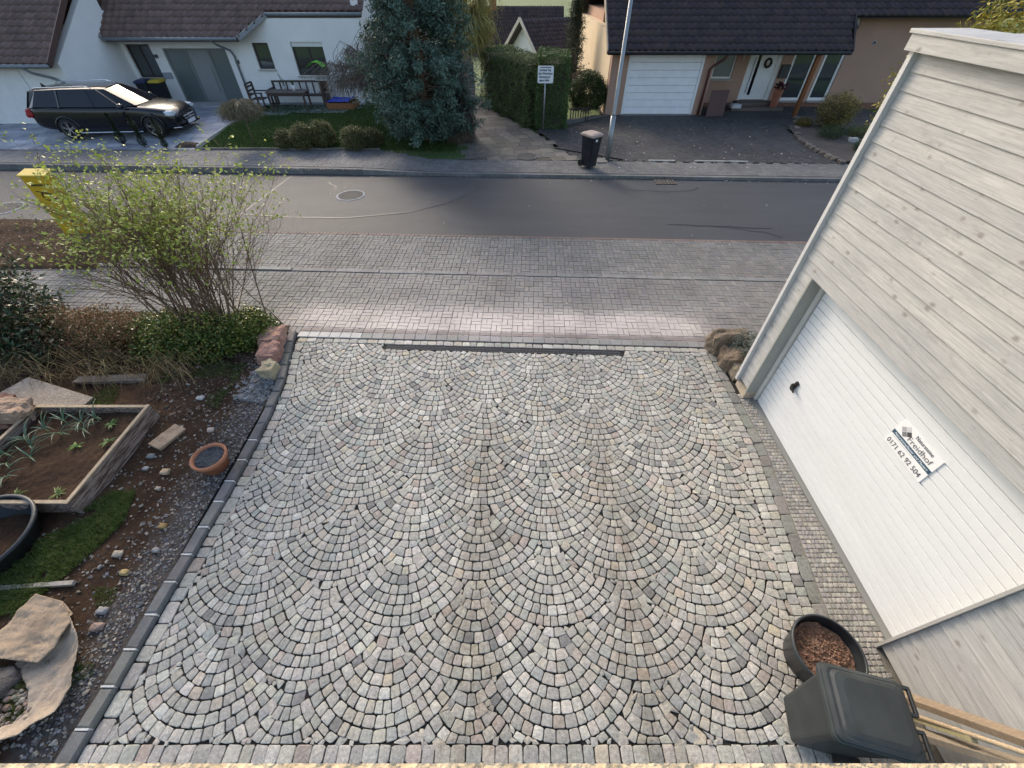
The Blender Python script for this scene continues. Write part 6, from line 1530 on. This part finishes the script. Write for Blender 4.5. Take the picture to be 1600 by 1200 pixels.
rock(MB(), (13.0, 18.2, HF(13, 18) + .05), (.14, .1, .08), (.42, .41, .39), 120, 2, .6); single('pale_stone', rock(MB(), (13.2, 17.9, HF(13, 18) + .07), (.16, .1, .09), (.42, .41, .39), 121, 2, .6), 'stone', 'pale stone lying in the bed of the peach house', 'stone')
# --- golden conifer behind the garage parapet
t = empty('golden_conifer', (6.1, 6.4, 0), 'golden green conifer showing above the garage parapet at upper right', 'tree')
ce = ell_cents((6.2, 6.4, 3.3), (1.0, 1.0, 1.55), 900, .65, -.9, .22, 11)
leafmesh('crown', clump_pts(ce, .07, 22), .075, [(.28, .25, .045), (.36, .31, .06), (.20, .20, .04)], t, 'needle', .35, .4); MB().tube([(6.1, 6.4, -.1), (6.1, 6.4, 3.5)], [.12, .03], 7, (.12, .08, .05)).build('trunk', 'bark', t)
# grey shrub by the garage corner
t = empty('grey_cushion_plant', (4.05, 5.35, .1), 'grey green cushion plant between the boulders and the garage corner', 'plant')
ce = ell_cents((4.02, 5.30, .28), (.30, .42, .22), 300, .6, -.3, .2, 12)
leafmesh('leaves', clump_pts(ce, .03, 14), .035, [(.20, .225, .20), (.27, .29, .26), (.13, .16, .12)], t, 'leaf', .35); twigs('branches', (4.05, 5.35, .05), ce, t, (.1, .08, .06), .008, n=40)
ball_shrub('moss_tuft', (3.93, 5.42, .1), (.10, .1, .1), 'bright green moss tuft among the boulders', [(.08, .14, .03), (.06, .11, .02)], .025, 60, 12, cat='plant')

# --- big leafing shrub beside the driveway
BS = empty('leafing_shrub', (-5.7, 6.3, .05), 'large shrub of thin brown stems with fresh light green leaves beside the driveway', 'shrub')
mb = MB(); tips = []
SC_ = (.185, .125, .085)
def grow(p, d, L, r, depth):
    if p.x < -6.45 or (p + d * L).x < -6.75: d = Vector((abs(d.x) * .3, d.y, d.z)).normalized()
    n = 4; pts = [p]; q = p
    for i in range(n):
        d = (d + Vector((R.gauss(0, .11), R.gauss(0, .11), R.gauss(.03, .06)))).normalized(); q = q + d * L / n; pts.append(q)
    mb.tube(pts, [r * (1 - .62 * i / n) for i in range(n + 1)], 5 if depth == 0 else 3, jc(SC_, .22), False)
    if depth >= 2:
        tips.append((pts[-1], d)); return
    for k in range(7 if depth == 0 else 6):
        u = R.uniform(.35, 1.0) * n; i0 = min(n - 1, int(u)); s_ = pts[i0].lerp(pts[i0 + 1], u - i0)
        a = Vector((R.gauss(0, 1), R.gauss(0, 1), R.gauss(.25, .6))).normalized(); grow(s_, (d * 1.0 + a * .62).normalized(), L * R.uniform(.32, .5), r * .42, depth + 1)
for k in range(60):
    b = Vector((R.gauss(-5.6, .36), R.gauss(6.2, .22), .03)); a = Vector((R.gauss(.03, .27), R.gauss(.0, .22), 1)).normalized()
    if k % 9 == 0: b = Vector((R.gauss(-5.2, .05), R.gauss(5.95, .06), .02)); a = Vector((R.uniform(.0, .5), R.gauss(0, .2), 1)).normalized()
    grow(b, a, R.uniform(1.5, 2.35), R.uniform(.011, .019), 0)
mb.build('stems', 'bark', BS, smooth=True)
LP_ = []
for p, d in tips:
    k = sst(1.4, 2.4, p.z)
    if R.random() < .08 + .92 * k:
        for j in range(R.randint(3, 7) if p.x > -6.8 else 0): LP_.append(tuple(p + d * R.uniform(-.14, .05) + Vector((R.gauss(0, .04), R.gauss(0, .04), R.gauss(0, .04)))))
leafmesh('leaves', LP_, .060, [(.31, .38, .06), (.37, .44, .08), (.25, .32, .05), (.44, .48, .13)], BS, 'leaf', .55, .6)
# --- low evergreen hedge, brown hedge, dark rhododendron
LH_ = empty('evergreen_hedge', (-5.4, 5.7, .05), 'low glossy green hedge under the large leafing shrub', 'hedge')
ce = []
for (x, y, rx, ry, rz_) in ((-6.05, 5.75, .62, .62, .52), (-5.35, 5.75, .62, .62, .52), (-4.78, 5.95, .46, .46, .40)): ce += ell_cents((x, y, .12), (rx, ry, rz_), 520, .6, -.2, .25, x)
leafmesh('leaves', clump_pts(ce, .05, 14), .05, [(.075, .13, .025), (.11, .175, .035), (.05, .09, .02), (.18, .22, .045), (.28, .24, .06)], LH_, 'gloss', .6, .5)
twigs('branches', (-5.4, 5.7, .02), ce, LH_, (.12, .09, .06), .01, n=90)
BH = empty('brown_hedge', (-7.3, 5.7, .05), 'rounded brown half withered hedge left of the glossy green one', 'hedge')
ce = []
for (x, y, rx, ry, rz_) in ((-7.85, 5.75, .6, .6, .62), (-7.1, 5.75, .65, .62, .66), (-6.65, 5.6, .45, .5, .5)): ce += ell_cents((x, y, .12), (rx, ry, rz_), 480, .6, -.2, .25, x)
leafmesh('leaves', clump_pts(ce, .045, 10), .045, [(.22, .12, .06), (.17, .09, .05), (.27, .155, .075), (.11, .09, .04), (.09, .11, .035)], BH, 'leaf', .5, .5)
twigs('branches', (-7.2, 5.7, .02), ce, BH, (.17, .12, .07), .009, n=260)
RD = empty('dark_shrub', (-8.7, 5.9, .05), 'tall dark shrub with glossy leaves at the left edge', 'shrub')
ce = []
for (x, y, z, rx, ry, rz_) in ((-8.7, 5.8, .5, .75, .7, .85), (-9.4, 6.2, .8, .9, .8, 1.1), (-8.2, 5.5, .2, .5, .5, .55)): ce += ell_cents((x, y, z), (rx, ry, rz_), 330, .5, -.6, .25, x)
leafmesh('leaves', clump_pts(ce, .07, 9), .095, [(.04, .07, .03), (.065, .10, .045), (.03, .05, .022), (.11, .13, .07), (.15, .09, .05)], RD, 'gloss', .42, .5)
twigs('branches', (-8.9, 5.9, .02), ce, RD, (.10, .075, .055), .014, n=160)
ST = MB()
for k in range(260):
    x, y = R.uniform(-8.6, -5.2), R.uniform(4.75, 5.3); a = R.uniform(-2.6, -.4); L = R.uniform(.3, .8); d = Vector((math.cos(a), math.sin(a) * .7, 0))
    p = Vector((x, y, HG(x, y))); ST.tube([p, p + d * L * .35 + Vector((0, 0, R.uniform(.1, .4))), p + d * L * .8 + Vector((0, 0, R.uniform(.05, .3))), p + d * L + Vector((0, 0, .03))], [.005, .004, .003, .002], 3, jc((.27, .20, .10), .3), False)
tag(ST.build('dry_stalks', 'bark', garden), kind='stuff')
ce = [(R.uniform(-15.5, -9.5), R.uniform(8.6, 10.6), R.uniform(.05, .3)) for _ in range(260)]
o = leafmesh('ground_cover', clump_pts(ce, .1, 12), .06, [(.08, .06, .035), (.12, .08, .05), (.06, .07, .03), (.16, .12, .07)], None, 'leaf', .5, .6, kind='stuff')
# fallen leaves and litter on the far pavements
def litter(name, fn, n, size, pal):
    P = []
    for i in range(n):
        x, y = fn(); P.append((x, y, (HF(x, y) if y > 14.6 else -.035 if y > 10.2 else 0) + .012))
    return leafmesh(name, P, size, pal, None, 'leaf', .7, 6, kind='stuff')
litter('fallen_leaves', lambda: (R.gauss(-1.2, 1.8), R.uniform(15.9, 21)), 700, .055, [(.35, .29, .18), (.28, .2, .11), (.45, .40, .28)])
litter('fallen_petals', lambda: (R.uniform(2, 11), R.uniform(15.0, 21)), 130, .07, [(.65, .62, .55), (.75, .74, .72), (.4, .33, .2)])
litter('gutter_leaves', lambda: (lambda x: (x, FAR_EDGE(x) - abs(R.gauss(0, .12)) - .03))(R.uniform(-9, 11)), 260, .05, [(.35, .28, .17), (.25, .18, .1), (.5, .46, .38)])
litter('road_litter', lambda: (R.uniform(-8, 8), R.uniform(6.3, 14)), 40, .045, [(.6, .58, .52), (.35, .3, .2)])
litter('fallen_leaves_lawn', lambda: (R.uniform(-6.5, -2.2), R.uniform(16.6, 18)), 300, .055, [(.33, .25, .14), (.24, .16, .09), (.4, .34, .22)])
